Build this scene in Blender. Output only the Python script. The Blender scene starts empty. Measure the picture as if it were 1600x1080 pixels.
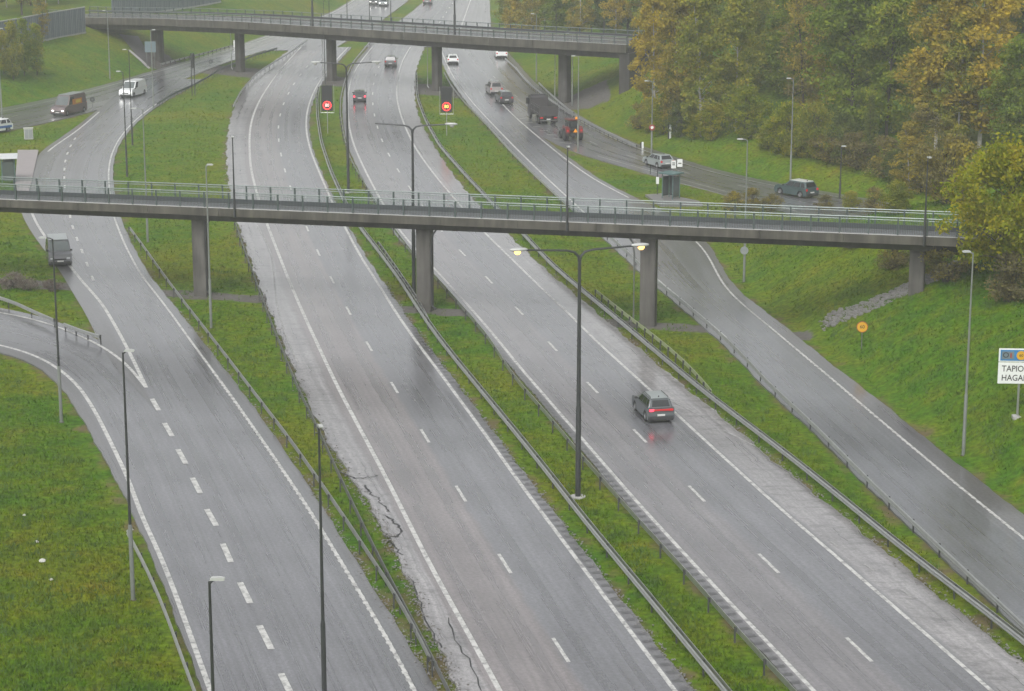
import bpy, bmesh, math, random
import numpy as np
from mathutils import Vector, Matrix, Euler

random.seed(7); rng = np.random.default_rng(7)
scene = bpy.context.scene
COL = scene.collection
rad = math.radians

# ------------------------------------------------------------------ camera
FPX, PITCH, CAMZ = 3400.0, rad(13.2), 35.1       # focal length in px of a 1600 px wide picture
cam = bpy.data.cameras.new('camera'); camo = bpy.data.objects.new('camera', cam); COL.objects.link(camo)
camo.location = (0, 0, CAMZ); camo.rotation_euler = (math.pi/2 - PITCH, 0, 0)
cam.sensor_width = 36.0; cam.sensor_fit = 'HORIZONTAL'; cam.lens = FPX/1600*36.0
cam.clip_start = 1.0; cam.clip_end = 9000
scene.camera = camo
# ------------------------------------------------------------------ sky, sun, exposure
SUN_EL, SUN_AZ = 48, 200
world = bpy.data.worlds.new('World'); scene.world = world; world.use_nodes = True
wn = world.node_tree.nodes; wl = world.node_tree.links; wn.clear()
sky = wn.new('ShaderNodeTexSky'); sky.sky_type = 'NISHITA'; sky.sun_disc = False
sky.sun_elevation = rad(SUN_EL); sky.sun_rotation = rad(SUN_AZ); sky.air_density = 1.0; sky.dust_density = 6.0; sky.ozone_density = 1.0
hs = wn.new('ShaderNodeHueSaturation'); hs.inputs['Saturation'].default_value = 0.11
bg = wn.new('ShaderNodeBackground'); bg.inputs['Strength'].default_value = 0.15
wo = wn.new('ShaderNodeOutputWorld')
wl.new(sky.outputs[0], hs.inputs['Color']); wl.new(hs.outputs[0], bg.inputs['Color']); wl.new(bg.outputs[0], wo.inputs['Surface'])
sun = bpy.data.lights.new('sun', 'SUN'); sun.energy = 0.6; sun.angle = rad(25); sun.color = (1.0, 0.97, 0.93)
suno = bpy.data.objects.new('sun', sun); COL.objects.link(suno)
suno.rotation_euler = (rad(90-SUN_EL), 0, rad(180-SUN_AZ)); suno.location = (0, 0, 200)
vs = scene.view_settings; vs.view_transform = 'Standard'; vs.look = 'None'; vs.gamma = 1.0; vs.exposure = 0.42; vs.use_curve_mapping = False
scene.cycles.use_denoising = True
scene.cycles.max_bounces = 4; scene.cycles.diffuse_bounces = 2; scene.cycles.glossy_bounces = 2; scene.cycles.transmission_bounces = 1; scene.cycles.adaptive_threshold = 0.03; scene.cycles.volume_bounces = 1; scene.cycles.transparent_max_bounces = 8
scene.cycles.sample_clamp_indirect = 4.0

# ------------------------------------------------------------------ survey helpers: picture point -> place on the ground
cp, sp = math.cos(PITCH), math.sin(PITCH)
def ray(px, py):
    u, v = px-800.0, py-540.0
    return np.array([u, FPX*cp - v*sp, -(FPX*sp + v*cp)])
def gz(px, py, z=0.0):
    d = ray(px, py); t = (CAMZ - z)/-d[2]
    return np.array([0, 0, CAMZ]) + t*d
def zat(px, py, Y):
    d = ray(px, py); return (np.array([0, 0, CAMZ]) + d*(Y/d[1]))[2]
def XF(pts, z=0.0, ext=60, y0=None, y1=None, sm=4.0):
    """smooth x(y) through surveyed points"""
    P = np.array([gz(a, b, z)[:2] for a, b in pts]); P = P[np.argsort(P[:, 1])]
    lo, hi = P[0, 1], P[-1, 1]
    s0 = (P[1]-P[0]); s1 = (P[-1]-P[-2])
    P = np.vstack([P[0]-s0/s0[1]*ext, P, P[-1]+s1/s1[1]*ext])
    yy = np.arange(P[0, 1], P[-1, 1]+.5, 0.5); xx = np.interp(yy, P[:, 1], P[:, 0])
    def gs(x, sg):
        n = int(sg*3/.5); k = np.exp(-.5*(np.arange(-n, n+1)*.5/sg)**2); k /= k.sum()
        pad = np.concatenate([2*x[0]-x[n:0:-1], x, 2*x[-1]-x[-2:-n-2:-1]])
        return np.convolve(pad, k, 'valid')
    xa = gs(xx, sm); xb = gs(xx, sm*2.6)
    w = np.clip((yy-200)/80, 0, 1)
    xs = xa*(1-w) + xb*w
    f = lambda y: np.interp(y, yy, xs)
    f.lo, f.hi = lo, hi
    return f

# ------------------------------------------------------------------ materials
MATS = {}
def newmat(name):
    m = bpy.data.materials.new(name); m.use_nodes = True
    nt = m.node_tree; b = nt.nodes['Principled BSDF']
    MATS[name] = m
    return m, nt, b
def N(nt, t, **kw):
    n = nt.nodes.new(t)
    for k, v in kw.items(): setattr(n, k, v)
    return n
def simple(name, col, rough=0.5, metal=0.0, var=0.12, scale=3.0, bump=0.0, spec=None, coat=0.0, emis=None, es=0.0):
    m, nt, b = newmat(name)
    tc = N(nt, 'ShaderNodeTexCoord'); no = N(nt, 'ShaderNodeTexNoise'); no.inputs['Scale'].default_value = scale; no.inputs['Detail'].default_value = 3
    nt.links.new(tc.outputs['Object'], no.inputs['Vector'])
    mx = N(nt, 'ShaderNodeMix', data_type='RGBA')
    mx.inputs[6].default_value = tuple(c*(1-var) for c in col[:3])+(1,); mx.inputs[7].default_value = tuple(min(1, c*(1+var)) for c in col[:3])+(1,)
    nt.links.new(no.outputs['Fac'], mx.inputs[0]); nt.links.new(mx.outputs[2], b.inputs['Base Color'])
    b.inputs['Roughness'].default_value = rough; b.inputs['Metallic'].default_value = metal
    if spec is not None: b.inputs['Specular IOR Level'].default_value = spec
    if coat: b.inputs['Coat Weight'].default_value = coat
    if emis: m.cycles.emission_sampling = 'NONE'; b.inputs['Emission Color'].default_value = tuple(emis)+(1,); b.inputs['Emission Strength'].default_value = es
    if bump:
        bp = N(nt, 'ShaderNodeBump'); bp.inputs['Strength'].default_value = bump; bp.inputs['Distance'].default_value = 0.05
        nt.links.new(no.outputs['Fac'], bp.inputs['Height']); nt.links.new(bp.outputs[0], b.inputs['Normal'])
    return m
def ramp(nt, stops, interp='LINEAR'):
    r = N(nt, 'ShaderNodeValToRGB'); r.color_ramp.interpolation = interp
    e = r.color_ramp.elements
    while len(e) < len(stops): e.new(0.5)
    for i, (p, c) in enumerate(stops):
        e[i].position = p; e[i].color = tuple(c)+(1,) if len(c) == 3 else c
    return r
def mixc(nt, fac, a, b, blend='MIX'):
    m = N(nt, 'ShaderNodeMix', data_type='RGBA'); m.blend_type = blend
    for s, v in ((0, fac), (6, a), (7, b)):
        if hasattr(v, 'is_linked') or hasattr(v, 'links'): nt.links.new(v, m.inputs[s])
        elif s == 0: m.inputs[0].default_value = v
        else: m.inputs[s].default_value = tuple(v)+(1,) if len(v) == 3 else v
    return m.outputs[2]
def math_(nt, op, a, b=None, c=None):
    m = N(nt, 'ShaderNodeMath', operation=op)
    for i, v in enumerate((a, b, c)):
        if v is None: continue
        if hasattr(v, 'links'): nt.links.new(v, m.inputs[i])
        else: m.inputs[i].default_value = v
    return m.outputs[0]

def asphalt(name, stops, tracks=(), r0=0.22, r1=0.42, vr=(-8.0, 16.0), ripple=0.0, dark=1.0):
    """wet asphalt. UV: u metres along, v metres across from the left edge line. stops: (v, colour)"""
    m, nt, b = newmat(name)
    uv = N(nt, 'ShaderNodeUVMap', uv_map='UVMap'); sx = N(nt, 'ShaderNodeSeparateXYZ'); nt.links.new(uv.outputs[0], sx.inputs[0])
    u, v = sx.outputs[0], sx.outputs[1]
    # wandering seam between lanes
    wv = N(nt, 'ShaderNodeTexNoise', noise_dimensions='1D'); nt.links.new(math_(nt, 'MULTIPLY', u, 0.08), wv.inputs['W']); wv.inputs['Detail'].default_value = 1
    v2 = math_(nt, 'ADD', v, math_(nt, 'MULTIPLY', math_(nt, 'SUBTRACT', wv.outputs['Fac'], 0.5), 0.35))
    f = math_(nt, 'DIVIDE', math_(nt, 'SUBTRACT', v2, vr[0]), vr[1]-vr[0])
    r = ramp(nt, [((s-vr[0])/(vr[1]-vr[0]), c) for s, c in stops]); nt.links.new(f, r.inputs[0])
    col = r.outputs[0]
    cv = N(nt, 'ShaderNodeCombineXYZ'); nt.links.new(math_(nt, 'MULTIPLY', u, 0.018), cv.inputs[0]); nt.links.new(math_(nt, 'MULTIPLY', v, 2.6), cv.inputs[1])
    st = N(nt, 'ShaderNodeTexNoise'); st.inputs['Scale'].default_value = 1.0; st.inputs['Detail'].default_value = 3; st.inputs['Roughness'].default_value = 0.6; nt.links.new(cv.outputs[0], st.inputs['Vector'])
    pn = N(nt, 'ShaderNodeTexNoise'); pn.inputs['Scale'].default_value = 0.16; pn.inputs['Detail'].default_value = 3; nt.links.new(uv.outputs[0], pn.inputs['Vector'])
    fn = N(nt, 'ShaderNodeTexNoise'); fn.inputs['Scale'].default_value = 5.0; fn.inputs['Detail'].default_value = 2; fn.inputs['Roughness'].default_value = 0.75; nt.links.new(uv.outputs[0], fn.inputs['Vector'])
    col = mixc(nt, 1.0, col, ramp2(nt, st.outputs['Fac'], 0.3, 0.72, 0.68, 1.28), 'MULTIPLY')
    col = mixc(nt, 1.0, col, ramp2(nt, pn.outputs['Fac'], 0.35, 0.65, 0.82, 1.16), 'MULTIPLY')
    col = mixc(nt, 1.0, col, ramp2(nt, fn.outputs['Fac'], 0.3, 0.7, 0.74, 1.26), 'MULTIPLY')
    if ripple:   # standing water and torn surface on the hard shoulder
        c2 = N(nt, 'ShaderNodeCombineXYZ'); nt.links.new(math_(nt, 'MULTIPLY', u, 1.5), c2.inputs[0]); nt.links.new(math_(nt, 'MULTIPLY', v, 0.55), c2.inputs[1])
        pu = N(nt, 'ShaderNodeTexNoise'); pu.inputs['Scale'].default_value = 1.0; pu.inputs['Detail'].default_value = 4; pu.inputs['Roughness'].default_value = .7; nt.links.new(c2.outputs[0], pu.inputs['Vector'])
        sh = math_(nt, 'MAXIMUM', math_(nt, 'LESS_THAN', v2, -0.45), math_(nt, 'GREATER_THAN', v2, 7.65))
        col = mixc(nt, math_(nt, 'MULTIPLY', sh, ramp2(nt, pu.outputs['Fac'], .50, .66, 0.0, .62)), col, (0.07, 0.068, 0.07))
    # wheel tracks: polished, wetter
    tr = None
    for t in tracks:
        g = math_(nt, 'POWER', 2.718, math_(nt, 'MULTIPLY', math_(nt, 'POWER', math_(nt, 'ABSOLUTE', math_(nt, 'DIVIDE', math_(nt, 'SUBTRACT', v2, t), 0.33)), 2.0), -1.0))
        tr = g if tr is None else math_(nt, 'ADD', tr, g)
    if tr is not None:
        col = mixc(nt, math_(nt, 'MULTIPLY', tr, 0.30), col, (0.055, 0.057, 0.06))
    nt.links.new(col, b.inputs['Base Color'])
    ro = math_(nt, 'ADD', math_(nt, 'MULTIPLY', st.outputs['Fac'], (r1-r0)*0.8), math_(nt, 'MULTIPLY', pn.outputs['Fac'], (r1-r0)*0.5))
    ro = math_(nt, 'ADD', ro, r0-0.05)
    if tr is not None: ro = math_(nt, 'SUBTRACT', ro, math_(nt, 'MULTIPLY', tr, 0.04))
    nt.links.new(ro, b.inputs['Roughness'])
    b.inputs['IOR'].default_value = 1.4
    b.inputs['Coat Weight'].default_value = 1.0; b.inputs['Coat IOR'].default_value = 1.33; b.inputs['Coat Roughness'].default_value = 0.2
    bp = N(nt, 'ShaderNodeBump'); bp.inputs['Strength'].default_value = 0.12; bp.inputs['Distance'].default_value = 0.02
    nt.links.new(fn.outputs['Fac'], bp.inputs['Height']); nt.links.new(bp.outputs[0], b.inputs['Normal'])
    nt.links.new(math_(nt, 'ADD', math_(nt, 'MULTIPLY', st.outputs['Fac'], 0.16), 0.10), b.inputs['Coat Roughness'])
    return m
def ramp2(nt, fac, a, b, lo, hi):
    r = ramp(nt, [(a, (lo,)*3), (b, (hi,)*3)]); nt.links.new(fac, r.inputs[0]); return r.outputs[0]

GREY = (0.126, 0.127, 0.138); PINK = (0.168, 0.151, 0.152); LIGHT = (0.23, 0.222, 0.224); DARK = (0.10, 0.098, 0.102)
asphalt('asphalt_left_main', [(-6, LIGHT), (-0.9, LIGHT), (-0.5, PINK), (3.3, PINK), (3.6, GREY), (7.2, GREY), (7.6, DARK), (9.5, DARK)], (0.95, 2.55, 4.55, 6.2), ripple=0.05)
asphalt('asphalt_right_main', [(-3, DARK), (-0.4, DARK), (0, (0.152, 0.144, 0.150)), (3.4, (0.152, 0.144, 0.150)), (3.8, GREY), (7.2, GREY), (7.7, LIGHT), (12, LIGHT)], (0.95, 2.55, 4.55, 6.2), ripple=0.05)
asphalt('asphalt_ramp', [(-4, DARK), (-0.5, DARK), (0, GREY), (6, GREY), (7.5, (0.105, 0.108, 0.114)), (9, (0.10, 0.098, 0.10))], (1.2, 2.9, 5.0, 6.7))
asphalt('asphalt_exit', [(-2, (0.1,)*3), (0, (0.112, 0.116, 0.128)), (4.8, (0.112, 0.116, 0.128)), (5.6, (0.10, 0.098, 0.108)), (7.5, (0.11, 0.106, 0.114))], (1.3, 3.0))
asphalt('asphalt_side', [(-3, (0.15, 0.145, 0.15)), (0, (0.15, 0.152, 0.158)), (7, (0.145, 0.146, 0.152))], (1.3, 2.9, 5.0, 6.6))
asphalt('asphalt_patch', [(-3, (0.07, 0.064, 0.068)), (8, (0.07, 0.064, 0.068))], ())
# painted line, worn
m, nt, b = newmat('line_white')
tc = N(nt, 'ShaderNodeTexCoord'); no = N(nt, 'ShaderNodeTexNoise'); no.inputs['Scale'].default_value = 2.2; no.inputs['Detail'].default_value = 4; no.inputs['Roughness'].default_value = 0.75
nt.links.new(tc.outputs['Object'], no.inputs['Vector'])
r = ramp(nt, [(0.36, (0.17, 0.17, 0.17)), (0.55, (0.50, 0.50, 0.48))]); nt.links.new(no.outputs['Fac'], r.inputs[0]); nt.links.new(r.outputs[0], b.inputs['Base Color']); b.inputs['Roughness'].default_value = 0.35
m, nt, b = newmat('line_worn')
tc = N(nt, 'ShaderNodeTexCoord'); no = N(nt, 'ShaderNodeTexNoise'); no.inputs['Scale'].default_value = 1.6; no.inputs['Detail'].default_value = 8; no.inputs['Roughness'].default_value = 0.8
nt.links.new(tc.outputs['Object'], no.inputs['Vector'])
r = ramp(nt, [(0.42, (0.13, 0.13, 0.13)), (0.62, (0.42, 0.42, 0.41))]); nt.links.new(no.outputs['Fac'], r.inputs[0]); nt.links.new(r.outputs[0], b.inputs['Base Color']); b.inputs['Roughness'].default_value = 0.35

def grassmat(name, blade=False):
    m, nt, b = newmat(name)
    ge = N(nt, 'ShaderNodeNewGeometry'); pos = ge.outputs['Position']
    n1 = N(nt, 'ShaderNodeTexNoise'); n1.inputs['Scale'].default_value = 0.055; n1.inputs['Detail'].default_value = 1; nt.links.new(pos, n1.inputs['Vector'])
    n2 = N(nt, 'ShaderNodeTexNoise'); n2.inputs['Scale'].default_value = 0.42; n2.inputs['Detail'].default_value = 3; n2.inputs['Roughness'].default_value = 0.65; nt.links.new(pos, n2.inputs['Vector'])
    n3 = N(nt, 'ShaderNodeTexNoise'); n3.inputs['Scale'].default_value = 3.0; n3.inputs['Detail'].default_value = 2; nt.links.new(pos, n3.inputs['Vector'])
    r1 = ramp(nt, [(0.36, (0.046, 0.126, 0.004)), (0.5, (0.082, 0.142, 0.003)), (0.64, (0.132, 0.146, 0.004))]); nt.links.new(n1.outputs['Fac'], r1.inputs[0])
    r2 = ramp(nt, [(0.30, (0.030, 0.092, 0.006)), (0.46, (0.070, 0.130, 0.004)), (0.60, (0.122, 0.145, 0.005)), (0.73, (0.17, 0.13, 0.018))]); nt.links.new(n2.outputs['Fac'], r2.inputs[0])
    col = mixc(nt, 0.5, r1.outputs[0], r2.outputs[0])
    col = mixc(nt, 1.0, col, ramp2(nt, n3.outputs['Fac'], 0.3, 0.7, 0.54, 1.24), 'MULTIPLY')
    if not blade:
        at = N(nt, 'ShaderNodeAttribute', attribute_name='verge')
        nz = math_(nt, 'ADD', at.outputs['Fac'], math_(nt, 'MULTIPLY', math_(nt, 'SUBTRACT', n2.outputs['Fac'], 0.5), 1.3))
        rr = ramp(nt, [(0.45, (0, 0, 0)), (0.75, (1, 1, 1))]); nt.links.new(nz, rr.inputs[0])
        dirt = mixc(nt, n3.outputs['Fac'], (0.075, 0.06, 0.03), (0.14, 0.115, 0.06))
        col = mixc(nt, rr.outputs[0], col, dirt)
        a2 = N(nt, 'ShaderNodeAttribute', attribute_name='gravel')
        nz2 = math_(nt, 'ADD', a2.outputs['Fac'], math_(nt, 'MULTIPLY', math_(nt, 'SUBTRACT', n2.outputs['Fac'], 0.5), 1.0))
        rr2 = ramp(nt, [(0.45, (0, 0, 0)), (0.6, (1, 1, 1))]); nt.links.new(nz2, rr2.inputs[0])
        grav = mixc(nt, n3.outputs['Fac'], (0.055, 0.052, 0.048), (0.15, 0.14, 0.13))
        col = mixc(nt, rr2.outputs[0], col, grav)
    nt.links.new(col, b.inputs['Base Color']); b.inputs['Roughness'].default_value = 0.8; b.inputs['Specular IOR Level'].default_value = 0.12
    return m
grassmat('grass_ground'); grassmat('grass_blade', True)
simple('weed_blade', (0.055, 0.11, 0.014), 0.8, scale=.15, var=.6)

def foliage(name, cols, scale=0.5):
    m, nt, b = newmat(name); nt.nodes.remove(b); out = nt.nodes['Material Output']
    tc = N(nt, 'ShaderNodeTexCoord'); oi = N(nt, 'ShaderNodeObjectInfo')
    no = N(nt, 'ShaderNodeTexNoise'); no.inputs['Scale'].default_value = scale; no.inputs['Detail'].default_value = 2; no.inputs['Roughness'].default_value = 0.7
    ofs = N(nt, 'ShaderNodeVectorMath', operation='ADD'); nt.links.new(tc.outputs['Object'], ofs.inputs[0]); nt.links.new(oi.outputs['Location'], ofs.inputs[1]); nt.links.new(ofs.outputs[0], no.inputs['Vector'])
    rnd = N(nt, 'ShaderNodeAttribute', attribute_name='leaf')
    f = math_(nt, 'ADD', math_(nt, 'MULTIPLY', no.outputs['Fac'], 0.75), math_(nt, 'MULTIPLY', rnd.outputs['Fac'], 0.30))
    f = math_(nt, 'ADD', f, math_(nt, 'MULTIPLY', math_(nt, 'SUBTRACT', oi.outputs['Random'], 0.5), 0.16))
    k = len(cols); r = ramp(nt, [(0.28+0.48*i/(k-1), c) for i, c in enumerate(cols)]); nt.links.new(f, r.inputs[0])
    d = N(nt, 'ShaderNodeBsdfDiffuse'); t = N(nt, 'ShaderNodeBsdfTranslucent'); mx = N(nt, 'ShaderNodeMixShader'); mx.inputs[0].default_value = 0.45
    nt.links.new(r.outputs[0], d.inputs[0]); nt.links.new(r.outputs[0], t.inputs[0]); nt.links.new(d.outputs[0], mx.inputs[1]); nt.links.new(t.outputs[0], mx.inputs[2]); nt.links.new(mx.outputs[0], out.inputs[0])
    return m
foliage('leaf_yellow', [(0.151, 0.150, 0.034), (0.277, 0.240, 0.038), (0.403, 0.312, 0.043), (0.554, 0.408, 0.048)])
foliage('leaf_green', [(0.078, 0.127, 0.026), (0.145, 0.207, 0.028), (0.217, 0.270, 0.031), (0.362, 0.345, 0.037)])
foliage('leaf_olive', [(0.107, 0.138, 0.034), (0.195, 0.228, 0.036), (0.277, 0.282, 0.038), (0.416, 0.348, 0.043)])
foliage('leaf_lime', [(0.087, 0.133, 0.015), (0.175, 0.221, 0.016), (0.271, 0.285, 0.019), (0.376, 0.322, 0.022)])
foliage('leaf_dark', [(0.050, 0.076, 0.029), (0.090, 0.122, 0.037), (0.126, 0.162, 0.043), (0.198, 0.208, 0.036)])
foliage('leaf_brown', [(0.103, 0.098, 0.055), (0.172, 0.155, 0.069), (0.241, 0.207, 0.055), (0.414, 0.333, 0.046)])
foliage('leaf_grey', [(0.10, 0.07, 0.06), (0.16, 0.13, 0.115), (0.22, 0.18, 0.16), (0.26, 0.25, 0.21)], 2.0)
simple('bark', (0.05, 0.042, 0.035), 0.9, scale=6, var=0.4, bump=0.5)
simple('birch_bark', (0.34, 0.33, 0.31), 0.8, scale=4, var=0.6, bump=0.3)

def concrete(name, col, rough):
    m, nt, b = newmat(name); ge = N(nt, 'ShaderNodeNewGeometry'); mp = N(nt, 'ShaderNodeVectorMath', operation='MULTIPLY'); mp.inputs[1].default_value = (1.6, 1.6, .16); nt.links.new(ge.outputs['Position'], mp.inputs[0])
    n1 = N(nt, 'ShaderNodeTexNoise'); n1.inputs['Scale'].default_value = 1.0; n1.inputs['Detail'].default_value = 4; n1.inputs['Roughness'].default_value = .65; nt.links.new(mp.outputs[0], n1.inputs['Vector'])
    n2 = N(nt, 'ShaderNodeTexNoise'); n2.inputs['Scale'].default_value = .7; n2.inputs['Detail'].default_value = 3; nt.links.new(ge.outputs['Position'], n2.inputs['Vector'])
    c = mixc(nt, 1.0, col, ramp2(nt, n1.outputs['Fac'], .32, .68, .58, 1.35), 'MULTIPLY'); c = mixc(nt, 1.0, c, ramp2(nt, n2.outputs['Fac'], .35, .65, .8, 1.2), 'MULTIPLY')
    nt.links.new(c, b.inputs['Base Color']); b.inputs['Roughness'].default_value = rough
concrete('concrete', (0.060, 0.056, 0.045), 0.75); concrete('concrete_wet', (0.040, 0.037, 0.035), 0.6); concrete('concrete_pier', (0.070, 0.066, 0.060), 0.65)
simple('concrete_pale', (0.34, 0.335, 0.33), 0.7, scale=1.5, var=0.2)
simple('deck_asphalt', (0.12, 0.12, 0.125), 0.16, scale=1.0, var=0.25)
simple('deck_slope', (0.06, 0.055, 0.058), 0.6, scale=2.5, var=0.4)
simple('paving_grey', (0.17, 0.165, 0.165), 0.4, scale=1.2, var=0.2)
simple('paving_pink', (0.27, 0.245, 0.245), 0.45, scale=1.2, var=0.15)
simple('steel', (0.40, 0.41, 0.40), 0.38, 0.75, scale=2, var=0.25)
simple('steel_dull', (0.13, 0.135, 0.13), 0.5, 0.3, scale=2, var=0.25)
simple('post_dark', (0.045, 0.047, 0.048), 0.6)
simple('rail_green', (0.17, 0.20, 0.19), 0.4, 0.35, scale=2, var=0.2)
simple('mesh_teal', (0.085, 0.13, 0.125), 0.45, 0.2)
simple('rail_green_dark', (0.055, 0.075, 0.072), 0.45, 0.2, scale=2, var=0.2)
simple('beam_dark', (0.04, 0.042, 0.047), 0.5, 0.2, scale=2, var=0.2)
simple('pole_dark', (0.042, 0.045, 0.047), 0.45, 0.3, scale=3, var=0.25)
simple('pole_grey', (0.20, 0.215, 0.20), 0.5, 0.4, scale=3, var=0.2)
simple('lamp_shell', (0.40, 0.41, 0.40), 0.4, 0.1)
simple('lamp_lit', (0.9, 0.6, 0.25), 0.4, emis=(1.0, 0.56, 0.14), es=2.2)
simple('lamp_unlit', (0.45, 0.45, 0.42), 0.15)
simple('black', (0.012, 0.012, 0.013), 0.5)
simple('tyre', (0.014, 0.014, 0.015), 0.7)
simple('rim', (0.25, 0.255, 0.26), 0.35, 0.7)
simple('glass', (0.012, 0.015, 0.016), 0.06, spec=0.7, var=0.02)
simple('glass_pale', (0.07, 0.085, 0.085), 0.06, spec=0.8, var=0.1)
simple('plate', (0.55, 0.55, 0.53), 0.4)
simple('tail_red', (0.28, 0.01, 0.012), 0.2, emis=(1.0, 0.03, 0.04), es=0.22)
simple('tail_bright', (0.5, 0.02, 0.03), 0.2, emis=(1.0, 0.05, 0.09), es=2.2)
simple('head_lit', (0.9, 0.9, 0.88), 0.1, emis=(1.0, 0.97, 0.92), es=3.0)
simple('head_off', (0.45, 0.47, 0.48), 0.08)
simple('amber', (0.8, 0.3, 0.02), 0.3, emis=(1.0, 0.38, 0.03), es=0.12)
simple('trim', (0.035, 0.036, 0.038), 0.55)
def paint(name, col, rough=0.28): return simple(name, col, rough, 0.15, var=0.04, coat=0.5)
paint('paint_graphite', (0.08, 0.09, 0.096)); paint('paint_silver', (0.27, 0.30, 0.30)); paint('paint_van_grey', (0.11, 0.114, 0.122))
paint('paint_dark', (0.035, 0.037, 0.042)); paint('paint_white', (0.68, 0.70, 0.70)); paint('paint_teal', (0.045, 0.075, 0.076))
paint('paint_red', (0.15, 0.024, 0.022)); paint('paint_truck', (0.045, 0.042, 0.045), 0.5); paint('paint_taupe', (0.13, 0.10, 0.10)); paint('paint_beige', (0.36, 0.33, 0.32))
simple('tipper', (0.042, 0.038, 0.04), 0.6, var=0.3); simple('orange_logo', (0.42, 0.16, 0.02), 0.5); simple('yellow_logo', (0.5, 0.38, 0.04), 0.5)
simple('livery_blue', (0.05, 0.12, 0.32), 0.4); simple('sign_white', (0.62, 0.64, 0.62), 0.45); simple('sign_black', (0.02, 0.02, 0.02), 0.5)
simple('sign_blue', (0.02, 0.16, 0.36), 0.45); simple('sign_yellow', (0.55, 0.30, 0.012), 0.45); simple('sign_red', (0.25, 0.04, 0.025), 0.45); simple('sign_back', (0.28, 0.30, 0.31), 0.5, 0.4)
simple('sign_pale_blue', (0.12, 0.165, 0.185), 0.45); simple('sign_back_dark', (0.05, 0.055, 0.06), 0.5)
simple('led_panel', (0.016, 0.017, 0.019), 0.45); simple('led_red', (0.6, 0.02, 0.02), 0.4, emis=(1.0, 0.05, 0.05), es=1.5); simple('led_pale', (0.8, 0.3, 0.3), 0.4, emis=(1.0, 0.42, 0.38), es=1.6); simple('led_amber', (0.8, 0.4, 0.1), 0.4, emis=(1.0, 0.50, 0.09), es=1.8)
simple('barrier_panel', (0.20, 0.235, 0.255), 0.55, scale=0.8, var=0.15); simple('barrier_rib', (0.10, 0.125, 0.145), 0.55)
simple('barrier_panel_teal', (0.20, 0.27, 0.28), 0.5, scale=0.8, var=0.15); simple('barrier_cap', (0.38, 0.39, 0.38), 0.6)
simple('shelter_roof', (0.55, 0.57, 0.58), 0.35); simple('shelter_green', (0.07, 0.13, 0.125), 0.5); simple('stone', (0.17, 0.165, 0.16), 0.6, scale=3, var=0.5)
simple('crate_pale', (0.46, 0.46, 0.43), 0.5); simple('rail_yellow', (0.30, 0.34, 0.19), 0.45, 0.2)

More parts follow.
